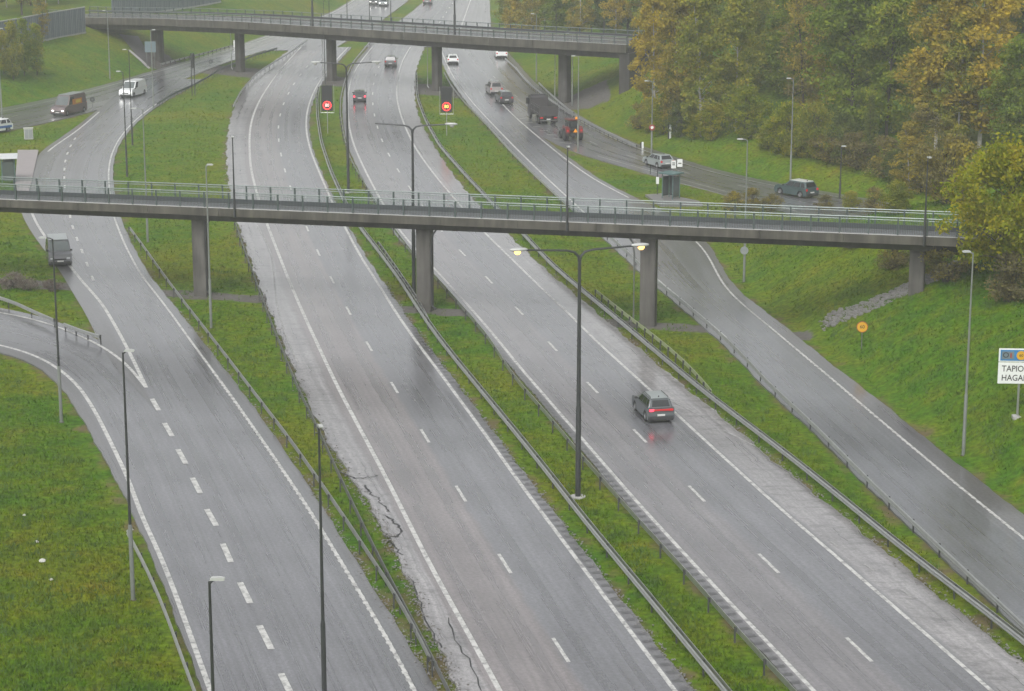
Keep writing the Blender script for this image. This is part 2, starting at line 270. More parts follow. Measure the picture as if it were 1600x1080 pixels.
# ------------------------------------------------------------------ object helpers
def tag(o, label=None, cat=None, group=None, kind=None):
    if label: o['label'] = label
    if cat: o['category'] = cat
    if group: o['group'] = group
    if kind: o['kind'] = kind
    return o
def empty(name, loc=(0, 0, 0), rz=0.0):
    o = bpy.data.objects.new(name, None); COL.objects.link(o); o.location = loc; o.rotation_euler = (0, 0, rz)
    o.empty_display_size = 0.3
    return o
class MB:
    def __init__(s): s.v = []; s.f = []; s.uv = None; s.M = Matrix()
    def add(s, vs, fs):
        n = len(s.v); s.v += [tuple(s.M @ Vector(v)) for v in vs]; s.f += [tuple(i+n for i in f) for f in fs]; return s
    def box(s, x0, x1, y0, y1, z0, z1):
        return s.add([(x0,y0,z0),(x1,y0,z0),(x1,y1,z0),(x0,y1,z0),(x0,y0,z1),(x1,y0,z1),(x1,y1,z1),(x0,y1,z1)],
                     [(3,2,1,0),(4,5,6,7),(0,1,5,4),(1,2,6,5),(2,3,7,6),(3,0,4,7)])
    def tube(s, pts, r, n=8, cap=True):
        pts = [Vector(p) for p in pts]; rs = r if isinstance(r, (list, tuple)) else [r]*len(pts)
        vs = []; fs = []
        for i, p in enumerate(pts):
            d = (pts[min(i+1, len(pts)-1)]-pts[max(i-1, 0)]).normalized()
            a = d.cross(Vector((0, 0, 1)));
            if a.length < 1e-3: a = d.cross(Vector((0, 1, 0)))
            a.normalize(); b = d.cross(a)
            for k in range(n):
                t = 2*math.pi*k/n; vs.append(p+(a*math.cos(t)+b*math.sin(t))*rs[i])
        for i in range(len(pts)-1):
            for k in range(n): fs.append((i*n+k, i*n+(k+1) % n, (i+1)*n+(k+1) % n, (i+1)*n+k))
        if cap: fs.append(tuple(range(n))[::-1]); fs.append(tuple(range((len(pts)-1)*n, len(pts)*n)))
        return s.add(vs, fs)
    def lathe(s, prof, n=16, axis='z', c=(0, 0, 0)):
        vs = []; fs = []; m = len(prof)
        for k in range(n):
            t = 2*math.pi*k/n
            for r, h in prof:
                x, y = r*math.cos(t), r*math.sin(t)
                p = (x, y, h) if axis == 'z' else (x, h, y)
                vs.append((p[0]+c[0], p[1]+c[1], p[2]+c[2]))
        for k in range(n):
            for j in range(m-1): fs.append((k*m+j, ((k+1) % n)*m+j, ((k+1) % n)*m+j+1, k*m+j+1))
        return s.add(vs, fs)
    def prism(s, poly, y0, y1, axis='y'):
        """poly of (x,z) extruded from y0 to y1"""
        n = len(poly); vs = [(a, y0, b) for a, b in poly]+[(a, y1, b) for a, b in poly]
        if axis == 'z': vs = [(a, b, y0) for a, b in poly]+[(a, b, y1) for a, b in poly]
        fs = [tuple(range(n)), tuple(range(n, 2*n))[::-1]]+[(i, (i+1) % n, n+(i+1) % n, n+i) for i in range(n)]
        return s.add(vs, fs)
    def quad(s, a, b, c, d): return s.add([a, b, c, d], [(0, 1, 2, 3)])
    def mesh(s, name):
        me = bpy.data.meshes.new(name); me.from_pydata(s.v, [], s.f); me.update(); return me
    def build(s, name, mat, parent=None, smooth=False, bevel=0.0, seg=2, fixn=True, label=None):
        me = s.mesh(name)
        if fixn or bevel:
            bm = bmesh.new(); bm.from_mesh(me)
            if bevel:
                bmesh.ops.remove_doubles(bm, verts=bm.verts, dist=1e-4)
                es = [e for e in bm.edges if len(e.link_faces) == 2 and e.calc_face_angle(0) > 0.35]
                bmesh.ops.bevel(bm, geom=es, offset=bevel, segments=seg, affect='EDGES', clamp_overlap=True)
            bmesh.ops.recalc_face_normals(bm, faces=bm.faces); bm.to_mesh(me); bm.free()
        o = link(name, me, mat, parent)
        if smooth or bevel:
            me.polygons.foreach_set('use_smooth', [True]*len(me.polygons))
            if hasattr(me, 'set_sharp_from_angle'): me.set_sharp_from_angle(angle=rad(38))
        if label: o['label'] = label
        return o
def link(name, me, mat, parent=None):
    o = bpy.data.objects.new(name, me); COL.objects.link(o)
    if mat and not me.materials: me.materials.append(MATS[mat])
    if parent: o.parent = parent
    return o
def copy_tree(o, parent=None):
    c = o.copy(); COL.objects.link(c)
    if parent: c.parent = parent; c.matrix_parent_inverse = o.matrix_parent_inverse
    for ch in o.children: copy_tree(ch, c)
    return c
def npmesh(name, V, Fq, mat, parent=None, uv=None, attr=None, n=4, flat=True):
    me = bpy.data.meshes.new(name); nv, nf = len(V), len(Fq)
    me.vertices.add(nv); me.vertices.foreach_set('co', np.asarray(V, np.float32).ravel())
    me.loops.add(nf*n); me.loops.foreach_set('vertex_index', np.asarray(Fq, np.int32).ravel())
    me.polygons.add(nf); me.polygons.foreach_set('loop_start', np.arange(0, nf*n, n, dtype=np.int32)); me.polygons.foreach_set('loop_total', np.full(nf, n, np.int32))
    if uv is not None:
        l = me.uv_layers.new(name='UVMap'); l.data.foreach_set('uv', np.asarray(uv, np.float32)[np.asarray(Fq).ravel()].ravel())
    for k, a in (attr or {}).items():
        at = me.attributes.new(k, 'FLOAT', 'POINT'); at.data.foreach_set('value', np.asarray(a, np.float32))
    me.update(calc_edges=True); me.validate()
    if flat: me.shade_flat()
    o = link(name, me, mat, parent)
    return o
def text_mesh(name, s, size, mat, parent, loc, rot, extrude=0.0, align='CENTER', xs=1.0):
    cu = bpy.data.curves.new(name, 'FONT'); cu.body = s; cu.size = size; cu.align_x = align; cu.align_y = 'CENTER'; cu.extrude = extrude; cu.resolution_u = 3; cu.offset = size*0.012
    t = bpy.data.objects.new(name+'_tmp', cu); COL.objects.link(t)
    dg = bpy.context.evaluated_depsgraph_get(); me = bpy.data.meshes.new_from_object(t.evaluated_get(dg)); bpy.data.objects.remove(t); me.materials.clear()
    o = link(name, me, mat, parent); o.location = loc; o.rotation_euler = rot; o.scale = (xs, 1, 1)
    return o
ORD = ['first', 'second', 'third', 'fourth', 'fifth', 'sixth', 'seventh', 'eighth', 'ninth', 'tenth', 'eleventh', 'twelfth', 'thirteenth', 'fourteenth', 'fifteenth', 'sixteenth', 'seventeenth', 'eighteenth', 'nineteenth', 'twentieth', 'twenty-first', 'twenty-second', 'twenty-third', 'twenty-fourth', 'twenty-fifth', 'twenty-sixth', 'twenty-seventh', 'twenty-eighth', 'twenty-ninth', 'thirtieth']

# ================================================================== ROAD SURVEY
# left main carriageway (traffic towards the camera)
B_L = XF([(477,67),(462,82),(437,110),(415,140),(400,166),(391,192),(389,215),(391,262),(402,306),(417.5,351),(432.5,390),(450,435),(472.5,487.5),(497,540),(525,600),(550,647.5),(575,693),(602,744),(634,807),(665,870),(700,935),(732.5,990),(781,1080)])
B_R = XF([(552,66),(530,88),(509,113),(495,132),(485,155),(478,175),(477.5,207),(485,237),(499,270),(517,312),(539,355),(562.5,400),(590,442),(617.5,487.5),(653,538),(687.5,582.5),(725,634),(762.5,684),(800,739),(854,811),(900,872),(950,940),(1000,1007),(1055,1080)])
B_PL = XF([(470,66),(440,87),(405,112),(384,132),(367,162),(357,195),(353,235),(356,280),(366,330),(376,362),(393,410),(416,472),(436,520),(462,585),(490,645),(520,705),(548,745),(572,775),(597,822),(628,875),(648,925),(675,990),(702,1050),(718,1080)])
B_PR = XF([(556,67),(534,90),(512,116),(499,135),(489,157),(483,177),(482,207),(489,236),(503,270),(522,312),(546,355),(571,400),(600,442),(630,487),(668,540),(703,584),(742,636),(780,688),(817,737),(873,810),(920,871),(974,940),(1024,1006),(1082,1078)])
# right main carriageway (traffic away from the camera)
C_L = XF([(603,45),(585,70),(560,100),(547,125),(542,162),(545,200),(552,227),(572,270),(596,315),(620,355),(645,385),(679,420),(725,470),(782,535),(800,560),(850,617),(900,675),(940,720),(975,762),(1018,810),(1062,857),(1112,912),(1150,952),(1200,1005),(1272,1080)])
C_R = XF([(660,45),(642,72),(627,97),(620,125),(619,155),(627,185),(647,230),(676,270),(707,307),(757,364),(800,405),(837,442),(887,488),(936,538),(975,572),(1015,609),(1052,642),(1100,687),(1150,732),(1200,778),(1235,810),(1300,862),(1362,919),(1425,972),(1487,1025),(1550,1080)])
C_PL = XF([(598,45),(580,70),(554,98),(540,125),(534,162),(536,200),(543,230),(562,270),(586,315),(610,356),(635,388),(668,421),(713,472),(768,535),(788,562),(836,617),(886,676),(925,722),(958,764),(1000,811),(1042,858),(1090,912),(1128,953),(1177,1006),(1248,1080)])
C_PR = XF([(676,45),(662,77),(650,107),(647,140),(650,175),(665,207),(705,270),(742,315),(800,372),(867,435),(900,460),(940,495),(993,540),(1050,588),(1100,630),(1150,668),(1200,715),(1250,752),(1320,808),(1375,855),(1427,897),(1475,940),(1525,980),(1575,1014),(1650,1078)])
# exit ramp on the right
D_L = XF([(686,62),(690,82),(707,120),(737,160),(800,226),(847,272),(897,318),(962,378),(1026,437),(1079,480),(1156,546),(1208,603),(1283,668),(1358,744),(1434,815),(1510,885),(1612,980)])
D_R = XF([(760,135),(800,180),(850,222),(887,252),(925,280),(1000,318),(1050,345),(1088,376),(1108,400),(1117,422),(1132,450),(1160,477),(1200,508),(1237,540),(1300,592),(1375,657),(1437,708),(1500,762),(1562,811),(1620,858)])
D_PL = XF([(682,62),(685,84),(700,120),(729,161),(790,228),(836,273),(886,320),(950,379),(1012,437),(1066,482),(1142,548),(1192,604),(1267,670),(1340,746),(1415,818),(1490,887),(1595,985)])
D_PR = XF([(766,135),(806,180),(858,223),(897,252),(935,281),(1010,317),(1068,345),(1104,374),(1122,405),(1136,433),(1155,458),(1200,489),(1264,540),(1305,575),(1375,625),(1450,690),(1512,736),(1600,805),(1650,845)])
# side road beyond it
E_L = XF([(686,60),(700,100),(760,150),(820,192),(885,231),(940,247),(1000,262),(1060,280),(1130,298),(1205,318),(1270,338)])
E_R = XF([(770,50),(780,75),(800,97),(828,132),(860,158),(905,190),(975,226),(1050,250),(1100,268),(1200,290),(1282,303),(1340,313)])
E_PL = XF([(684,60),(697,101),(756,152),(815,195),(880,234),(932,250),(995,266),(1056,284),(1126,302),(1200,322),(1265,343)])
E_PR = XF([(776,50),(786,75),(806,95),(835,130),(868,155),(912,186),(982,222),(1056,246),(1106,264),(1206,286),(1288,299),(1346,309)])
# ramp on the left (towards the camera) and the loop joining it
A_L = XF([(155,175),(120,206),(70,237),(58,262),(48,290),(42,312),(50,335),(62,358),(85,390),(112,418),(130,443),(157,470),(176,502),(197,540),(229,606),(240,632),(262,672),(284,713),(306,759),(330,808),(354,865),(382,926),(414,996),(447,1070)], sm=3)
A_R = XF([(330,113),(300,132),(268,148),(245,161),(220,180),(200,198),(182,222),(172,246),(169,270),(171,305),(178,340),(195,383),(220,430),(250,467),(276,502),(303,540),(350,603),(400,674),(425,710),(457,757),(492,810),(525,865),(555,915),(590,972),(620,1025),(648,1080)], sm=3)
A_PL = XF([(152,172),(112,204),(62,236),(46,262),(34,290),(26,312),(36,340),(48,362),(70,392),(95,425),(112,455),(135,492),(152,528),(168,560),(200,600),(240,632),(262,672),(284,713),(306,759),(330,808),(354,865),(382,926),(414,996),(447,1070)], sm=3)
A_PR = XF([(332,115),(303,134),(271,150),(249,163),(224,182),(204,200),(187,223),(178,246),(176,270),(179,305),(188,340),(207,383),(233,430),(264,467),(292,502),(322,540),(372,603),(424,674),(449,710),(481,757),(515,810),(549,865),(580,915),(618,972),(650,1025),(688,1090)], sm=3)
G_L = XF([(-60,527),(0,537),(25,544),(62,557),(97,579),(125,605),(150,645),(175,695),(200,747),(222,808),(250,867),(275,930),(300,1000),(328,1077)], sm=2)
G_PL = XF([(-60,537),(0,547),(30,558),(62,574),(85,593),(107,620),(135,665),(162,715),(190,765),(210,810),(237,868),(262,932),(288,1002),(318,1080)], sm=2)
G_R = XF([(-60,479),(0,487),(50,497),(100,514),(157,539),(195,566),(229,606),(245,632),(266,672),(288,713),(310,759),(334,808),(358,865),(386,926),(418,996),(451,1070)], sm=2)
G_PR = XF([(-60,472),(0,480),(50,489),(100,505),(160,533),(200,562),(231,606),(247,632),(268,672),(290,713),(312,759),(336,808),(360,865),(388,926),(420,996),(453,1070)], sm=2)
F_L = XF([(-60,186),(0,176),(75,161),(120,148),(187,130),(250,111),(300,97),(362,76),(400,66),(440,54),(478,40),(515,25),(550,5),(570,-8)])
F_R = XF([(-60,216),(0,208),(62,198),(112,183),(150,174),(185,163),(245,141),(300,119),(332,104),(375,90),(400,83),(430,74),(457,65),(500,45),(545,25)])
F_PL = XF([(-60,180),(0,171),(75,156),(120,144),(187,126),(250,107),(300,94),(362,73),(400,63),(440,51),(478,37),(513,22),(547,2),(566,-11)])

ROADS = {}   # name -> (xl, xr, ylo, yhi) paved extents, for keeping grass off them
def pave(name, cols, mat, ylo, yhi, z, step=0.8, label=None, jit=(.06, .06), skirt=(1, 1)):
    """cols: (x(y), v) columns from left to right, v metres across"""
    n = max(3, int((yhi-ylo)/step)); Y = np.linspace(ylo, yhi, n); k = len(cols)
    X = np.stack([c[0](Y) for c in cols], 1); mid = X.mean(1)
    ja, jb = jit; nz = lambda q: np.sin(Y*1.9+q)*.4+np.sin(Y*.83+2*q)*.6+np.sin(Y*4.1+q*3)*.35
    X[:, 0] += ja*nz(1.0); X[:, -1] += jb*nz(2.3)
    u = np.concatenate([[0], np.cumsum(np.hypot(np.diff(mid), np.diff(Y)))])
    V = np.zeros((n, k+2, 3)); UV = np.zeros((n, k+2, 2))
    V[:, 1:-1, 0] = X; V[:, 1:-1, 1] = Y[:, None]; V[:, 1:-1, 2] = z
    V[:, 0] = V[:, 1]; V[:, -1] = V[:, -2]
    V[:, 0, 0] -= 0.06*skirt[0]; V[:, -1, 0] += 0.06*skirt[1]; V[:, 0, 2] = z-(0.3 if skirt[0] else .004); V[:, -1, 2] = z-(0.3 if skirt[1] else .004)
    UV[:, :, 0] = u[:, None]
    vv = [c[1] for c in cols]; UV[:, 1:-1, 1] = np.array(vv)[None]; UV[:, 0, 1] = vv[0]; UV[:, -1, 1] = vv[-1]
    idx = np.arange(n*(k+2)).reshape(n, k+2)
    Q = np.stack([idx[:-1, :-1], idx[:-1, 1:], idx[1:, 1:], idx[1:, :-1]], -1).reshape(-1, 4)
    o = npmesh(name, V.reshape(-1, 3), Q, mat, uv=UV.reshape(-1, 2)); o['kind'] = 'structure'
    if label: o['label'] = label
    ROADS[o.name] = (cols[0][0], cols[-1][0], ylo, yhi)
    return o
YT = 470.0
Bm = lambda y: (B_L(y)+B_R(y))/2
Cm = lambda y: (C_L(y)+C_R(y))/2
road_B = pave('road_left_main', [(B_PL, -2.6), (B_L, 0), (Bm, 3.6), (B_R, 7.2), (B_PR, 8.1)], 'asphalt_left_main', 78, 372, 0.0, jit=(.15, .10), label='left main carriageway with pinkish near lane and cracked shoulder')
road_C = pave('road_right_main', [(C_PL, -0.9), (C_L, 0), (Cm, 3.6), (C_R, 7.2), (C_PR, 10.4)], 'asphalt_right_main', 78, 384, 0.0, jit=(.05, .15), label='right main carriageway between the two guardrails')
road_D = pave('road_exit_ramp', [(D_PL, -0.7), (D_L, 0), (D_R, 5.6), (D_PR, 7.2)], 'asphalt_exit', 84, 378, 0.012, label='smooth grey exit ramp on the right')
road_E = pave('road_side', [(E_PL, -0.8), (E_L, 0), (E_R, 7.0), (E_PR, 8.0)], 'asphalt_side', 203, 378, 0.004, label='side road with the dump truck')
road_A = pave('road_left_ramp', [(A_PL, -1.5), (A_L, 0), (lambda y: (A_L(y)+A_R(y))/2, 3.7), (A_R, 7.4), (A_PR, 8.6)], 'asphalt_ramp', 80, 322, 0.008, step=1.0, jit=(0, .06), skirt=(0, 1), label='left ramp passing under the footbridge')
road_G = pave('road_loop_ramp', [(G_PL, -1.4), (G_L, 0), (G_R, 4.6), (G_PR, 5.2)], 'asphalt_ramp', 82, 166.5, 0.0, step=0.7, label='curved slip road joining from the left')
road_F = pave('road_far_left', [(F_PL, -0.8), (F_L, 0), (F_R, 7.4)], 'asphalt_side', 262, 400, 0.0, label='road with two vans beyond the left ramp')
# beyond the far bridge all lanes run side by side
FB_L = XF([(478,34),(513,22),(547,2),(566,-11)]); FB_R = XF([(580,42),(597,32),(630,7),(645,-5)])
FC_L = XF([(608,45),(622,35),(660,5),(675,-8)]); FC_R = XF([(768,52),(767,45),(765,0),(764,-20)])
pave('road_far_inbound', [(FB_L, 0), (FB_R, 11)], 'asphalt_left_main', 366, 640, 0.004, step=6, label='inbound lanes beyond the far bridge')
pave('road_far_outbound', [(FC_L, 0), (FC_R, 14)], 'asphalt_right_main', 372, 640, 0.016, step=6, label='outbound lanes beyond the far bridge')

def ribbon(name, xf, ylo, yhi, w, z, mat, parent, step=1.5, ragged=0.0):
    n = max(2, int((yhi-ylo)/step)); Y = np.linspace(ylo, yhi, n); X = xf(Y)
    T = np.stack([np.gradient(X), np.gradient(Y)], 1); T /= np.linalg.norm(T, axis=1)[:, None]; Nn = np.stack([T[:, 1], -T[:, 0]], 1)
    a = np.stack([X, Y], 1)-Nn*w/2; b = np.stack([X, Y], 1)+Nn*w/2
    V = np.zeros((2*n, 3)); V[0::2, :2] = a; V[1::2, :2] = b; V[:, 2] = z
    i = np.arange(n-1)*2; Q = np.stack([i, i+1, i+3, i+2], 1)
    return npmesh(name, V, Q, mat, parent)
def arc_dashes(xf, ylo, yhi, y_phase, period, length, w, z, parent, mat='line_white'):
    Y = np.arange(ylo, yhi, 0.1); X = xf(Y); s = np.concatenate([[0], np.cumsum(np.hypot(np.diff(X), np.diff(Y)))])
    s0 = np.interp(y_phase, Y, s); k0 = math.ceil(-s0/period)
    mb = MB(); mb.box(-length/2, length/2, -w/2, w/2, -0.004, 0.0); me = mb.mesh('lane_dash'); me.materials.append(MATS[mat])
    k = k0
    while s0+k*period < s[-1]-length:
        a = s0+k*period-length/2; ya = np.interp(a-length/2, s, Y); yb = np.interp(a+length/2, s, Y); k += 1
        if yb-ya < 0.2: continue
        o = link('lane_dash', me, None, parent); xa, xb = float(xf(ya)), float(xf(yb))
        o.location = ((xa+xb)/2, (ya+yb)/2, z); o.rotation_euler = (0, 0, math.atan2(yb-ya, xb-xa))
Z = 0.006
ribbon('edge_line', B_L, 78, 372, 0.24, Z, 'line_white', road_B); ribbon('edge_line', B_R, 78, 372, 0.21, Z, 'line_white', road_B)
ribbon('edge_line', C_L, 78, 375, 0.21, Z, 'line_white', road_C); ribbon('edge_line', C_R, 78, 375, 0.21, Z, 'line_white', road_C)
arc_dashes(Bm, 78, 350, gz(654, 671)[1], 12.0, 3.0, 0.17, Z+.002, road_B)
arc_dashes(Cm, 78, 345, gz(988, 671)[1], 12.0, 3.0, 0.17, Z+.002, road_C)
ribbon('edge_line', D_L, 152, 372, 0.2, Z+.012, 'line_white', road_D); ribbon('edge_line', D_R, 84, 190, 0.16, Z+.012, 'line_white', road_D); ribbon('edge_line', D_R, 214, 292, 0.2, Z+.012, 'line_white', road_D)
ribbon('edge_line', E_R, 206, 340, 0.16, Z+.006, 'line_worn', road_E); ribbon('edge_line', E_L, 206, 243, 0.16, Z+.006, 'line_worn', road_E)
arc_dashes(lambda y: (E_L(y)+E_R(y))/2, 208, 335, 222, 12, 3, 0.15, Z+.006, road_E, 'line_worn')
ribbon('edge_line', A_R, 80, 300, 0.17, Z+.008, 'line_white', road_A)
ya, yb = gz(229, 606)[1], gz(42, 312)[1]
ribbon('edge_line', A_L, ya, yb, 0.24, Z+.008, 'line_white', road_A, step=0.8)
ribbon('edge_line', A_L, gz(70, 237)[1], gz(155, 175)[1], 0.22, Z+.008, 'line_white', road_A)
ribbon('edge_line', G_L, 82, 160, 0.24, Z, 'line_white', road_G, step=0.5); ribbon('edge_line', G_R, ya, 170, 0.22, Z+.012, 'line_white', road_G, step=0.5)
for (x0, y0, x1, y1) in [(237.5,623.5,248,641.5),(257,661.5,269,682),(278,702.5,290.5,725),(300.5,747,313,771),(323,796,338,822),(348,850,361,879),(375,910.5,391,943),(405.5,978,424,1015),(439,1053,457,1090)]:
    a, b2 = gz(x0, y0), gz(x1, y1); mb = MB(); L = np.linalg.norm(a-b2); mb.box(-L/2, L/2, -.15, .15, -.004, 0)
    o = mb.build('lane_dash', 'line_white', road_A); c = (a+b2)/2; o.location = (c[0], c[1], .02); o.rotation_euler = (0, 0, math.atan2(a[1]-b2[1], a[0]-b2[0]))
A_mid = XF([(150,182),(128,202),(118,214),(108,232),(102,248),(100,268),(101,295),(107,320),(109.5,340),(113.5,355),(120,373),(128,392),(136,413),(145,436),(155,458)], sm=2)
arc_dashes(A_mid, gz(150, 442)[1], gz(128, 202)[1], gz(109, 335.5)[1], 6.1, 2.0, 0.2, Z+.010, road_A)
ribbon('edge_line', F_L, 262, 395, 0.16, Z, 'line_worn', road_F)
# worn hard-shoulder stripe and lane seams
SH = XF([(402,352),(416,378),(425,400),(429,440),(432,475),(440,505),(452,540),(464,565)], sm=2); ribbon('shoulder_stripe', SH, gz(464,565)[1], gz(402,352)[1], 0.10, Z+.004, 'line_worn', road_B)
fm = lambda y: FC_L(y)*.55+FC_R(y)*.45
arc_dashes(fm, 378, 620, 400, 12, 3, 0.2, .03, bpy.data.objects['road_far_outbound'])
ribbon('edge_line', lambda y: FC_L(y)*.30+FC_R(y)*.70, 376, 630, 0.3, .026, 'line_white', bpy.data.objects['road_far_outbound'], step=6)
ribbon('edge_line', lambda y: FB_L(y)*.95+FB_R(y)*.05, 372, 630, 0.25, .014, 'line_worn', bpy.data.objects['road_far_inbound'], step=6)
# hatching in the nose between exit ramp and side road
for i in range(7):
    px = 812+i*10.5; py = 186+i*6.2; a = gz(px, py); b2 = gz(px+8+i*1.7, py-1.0+i*0.4); mb = MB(); L = np.linalg.norm(a-b2); mb.box(-L/2, L/2, -.18, .18, -.004, 0)
    o = mb.build('hatch_bar', 'line_worn', road_D); c = (a+b2)/2; o.location = (c[0], c[1], .024); o.rotation_euler = (0, 0, math.atan2(a[1]-b2[1], a[0]-b2[0]))
def rumble(xf, side, ylo, yhi, parent, off=0.42, w=0.34, period=1.0, mat='line_worn'):
    Y = np.arange(ylo, yhi, 0.1); X = xf(Y); s = np.concatenate([[0], np.cumsum(np.hypot(np.diff(X), np.diff(Y)))])
    mb = MB()
    for a in np.arange(0.5, s[-1], period):
        y = np.interp(a, s, Y); x = float(xf(y)); dx = float(xf(y+.3))-x; t = Vector((dx, .3, 0)).normalized(); n = Vector((t.y, -t.x, 0))*side
        c = Vector((x, y, 0))+n*off; p = [c-n*w/2-t*.16, c+n*w/2-t*.16, c+n*w/2+t*.16, c-n*w/2+t*.16]
        mb.add([(q.x, q.y, Z+.004) for q in p], [(0, 1, 2, 3)])
    return mb.build('rumble_bars', mat, parent, fixn=False)
tag(rumble(A_R, -1, 84, 142, road_A, off=0.02, w=0.24, period=0.9, mat='line_white'), kind='stuff').location.z = .01
tag(rumble(D_R, -1, 88, 150, road_D, off=0.02, w=0.22, period=0.9, mat='line_white'), kind='stuff').location.z = .014
simple('rumble_dark', (0.075, 0.075, 0.078), 0.35)
tag(rumble(C_L, -1, 80, 150, road_C, off=0.42, w=0.42, period=0.95, mat='rumble_dark'), kind='stuff').location.z = -.003
tag(rumble(B_R, 1, 80, 170, road_B, off=0.42, w=0.42, period=0.95, mat='rumble_dark'), kind='stuff').location.z = -.003
# faded dashes on the right shoulder
for (x0, y0, x1, y1) in [(1297,846,1309,854),(1350,882,1366,892),(1408,922,1424,932),(1016,610,1100,652),(1130,672,1180,697)]:
    a, b2 = gz(x0, y0), gz(x1, y1); mb = MB(); L = np.linalg.norm(a-b2); mb.box(-L/2, L/2, -.06, .06, -.003, 0)
    o = mb.build('faded_dash', 'line_worn', road_C); c = (a+b2)/2; o.location = (c[0], c[1], .01); o.rotation_euler = (0, 0, math.atan2(a[1]-b2[1], a[0]-b2[0]))
# open cracks in the left shoulder, tar-black
for pts, w in [([(527,733),(540,743),(556,747),(570,747),(583,745),(591,743)], .10), ([(570,758),(577,768),(583,775),(592,779),(594,786),(602,792),(607,799),(605,799)], .09), ([(601,805),(611,812),(620,819),(626,826),(626,833),(620,838),(607,839),(601,838)], .10), ([(609,842),(617,855),(622,862),(630,867)], .08), ([(640,900),(655,935),(664,960),(682,1000),(690,1012)], .06), ([(700,966),(712,1000),(735,1040),(752,1080)], .05)]:
    P = [Vector(gz(a, b2)) for a, b2 in pts]; Q = []
    for p, q in zip(P[:-1], P[1:]):
        for t in (0, .25, .5, .75): Q.append(p.lerp(q, t)+Vector((random.gauss(0, .05), random.gauss(0, .06), 0)))
    Q.append(P[-1]); mb = MB()
    for p, q in zip(Q[:-1], Q[1:]):
        d = (q-p); n = Vector((-d.y, d.x, 0)).normalized()*w*random.uniform(.3, .7); mb.add([(r_.x, r_.y, .009) for r_ in (p-n, p+n, q+n, q-n)], [(0, 1, 2, 3)])
    mb.build('crack', 'black', road_B, fixn=False)

# ================================================================== TERRAIN
B1K, B1C = -0.31, 159.63     # footbridge axis y = K x + C
B2K, B2C = -0.80, 299.43     # far road bridge
def sstep(a, b, x): t = np.clip((x-a)/(b-a), 0, 1); return t*t*(3-2*t)
def softcap(v, cap): return cap*np.tanh(np.maximum(v, 0)/cap)
def wob(x, y, s, a):
    return a*(np.sin(x*s+1.3*np.sin(y*s*.7))+np.sin(y*s*1.1+1.7*np.sin(x*s*.6)))
def paved(x, y):
    m = np.zeros(np.shape(x), bool)
    for xl, xr, lo, hi in ROADS.values(): m |= (y > lo) & (y < hi) & (x > xl(y)-.05) & (x < xr(y)+.05)
    return m
def edgedist(x, y):
    d = np.full(np.shape(x), 99.0)
    for xl, xr, lo, hi in ROADS.values():
        inr = (y > lo-1) & (y < hi+1)
        for f in (xl, xr):
            sl = (f(y+1)-f(y-1))/2; e = np.abs(x-f(y))/np.sqrt(1+sl*sl)
            d = np.where(inr, np.minimum(d, e), d)
        ins = inr & (x > xl(y)) & (x < xr(y)); d = np.where(ins, 0, d)
    return d
def hill(x, y):
    near = softcap((x-D_PR(y)-1.2)*0.60, 7.6)*sstep(196, 172, y)
    far = softcap((x-E_PR(np.maximum(y, 185))-1.5)*0.30, 8.5)*sstep(188, 206, y)
    left = softcap((F_PL(np.clip(y, 240, 470))-x-1.5)*0.47, 8.0)*sstep(225, 262, y)
    ca = math.hypot(1, B2K)
    t2_ = np.abs(y-(B2K*x+B2C))/ca
    front = (x-E_PR(np.maximum(y, 185))-2.0)*0.62
    emb = np.clip(np.minimum(np.minimum(front, 7.7), 7.7-(t2_-6.0)*.55), 0, 7.7)*sstep(188, 206, y)
    return np.maximum(np.maximum(np.maximum(near, far), left), emb)
def terr(x, y):
    x = np.asarray(x, float); y = np.asarray(y, float)
    d = edgedist(x, y); h = hill(x, y)
    return -0.09 + h*sstep(0.3, 2.5, d) + sstep(0.8, 4.0, d)*(wob(x, y, .35, .03)+wob(x+31, y-9, 1.1, .012)) + sstep(1.5, 3.5, d)*0.05
def gt(px, py, dz=0.0):
    """picture point -> point on the terrain"""
    d = ray(px, py); t0 = (CAMZ-14)/-d[2]; t1 = (CAMZ+.4)/-d[2]
    T = np.linspace(t0, t1, 900); P = np.array([0, 0, CAMZ])[None]+T[:, None]*d[None]
    below = P[:, 2] < terr(P[:, 0], P[:, 1])+dz
    i = int(np.argmax(below)) if below.any() else len(T)-1
    return P[i]
gx = np.concatenate([[-2600, -1200, -600, -350, -240, -180, -150], np.arange(-130, 130.1, 1.25), [150, 180, 240, 350, 600, 1200, 2600]])
gy = np.concatenate([[-600, -200, -50, 20, 50, 65], np.arange(72, 205, 1.0), np.arange(205, 420, 1.6), np.arange(420, 640, 5), [670, 720, 800, 1000, 1400, 2200, 4200]])
GX, GY = np.meshgrid(gx, gy); GZ = terr(GX, GY)
ED = edgedist(GX, GY)
verge = (1-sstep(0.2, 1.4, ED))*.64
t1 = np.abs(GY-(B1K*GX+B1C))/math.hypot(1, B1K); t2 = np.abs(GY-(B2K*GX+B2C))/math.hypot(1, B2K)
gravel = np.maximum((1-sstep(0.9, 2.2, t1))*.75*(GX < 22), (1-sstep(4.0, 6.5, t2))*(GX < 13)*(GX > -58)*.85)
sl = (GY > 135) & (GY < 156); 
gravel = np.maximum(gravel, 0)
idx = np.arange(GX.size).reshape(GX.shape)
Q = np.stack([idx[:-1, :-1], idx[:-1, 1:], idx[1:, 1:], idx[1:, :-1]], -1).reshape(-1, 4)
ground = npmesh('ground', np.stack([GX, GY, GZ], -1).reshape(-1, 3), Q, 'grass_ground', attr={'verge': verge.ravel(), 'gravel': gravel.ravel()}, flat=False)
ground['kind'] = 'structure'; ground.data.polygons.foreach_set('use_smooth', [True]*len(ground.data.polygons))
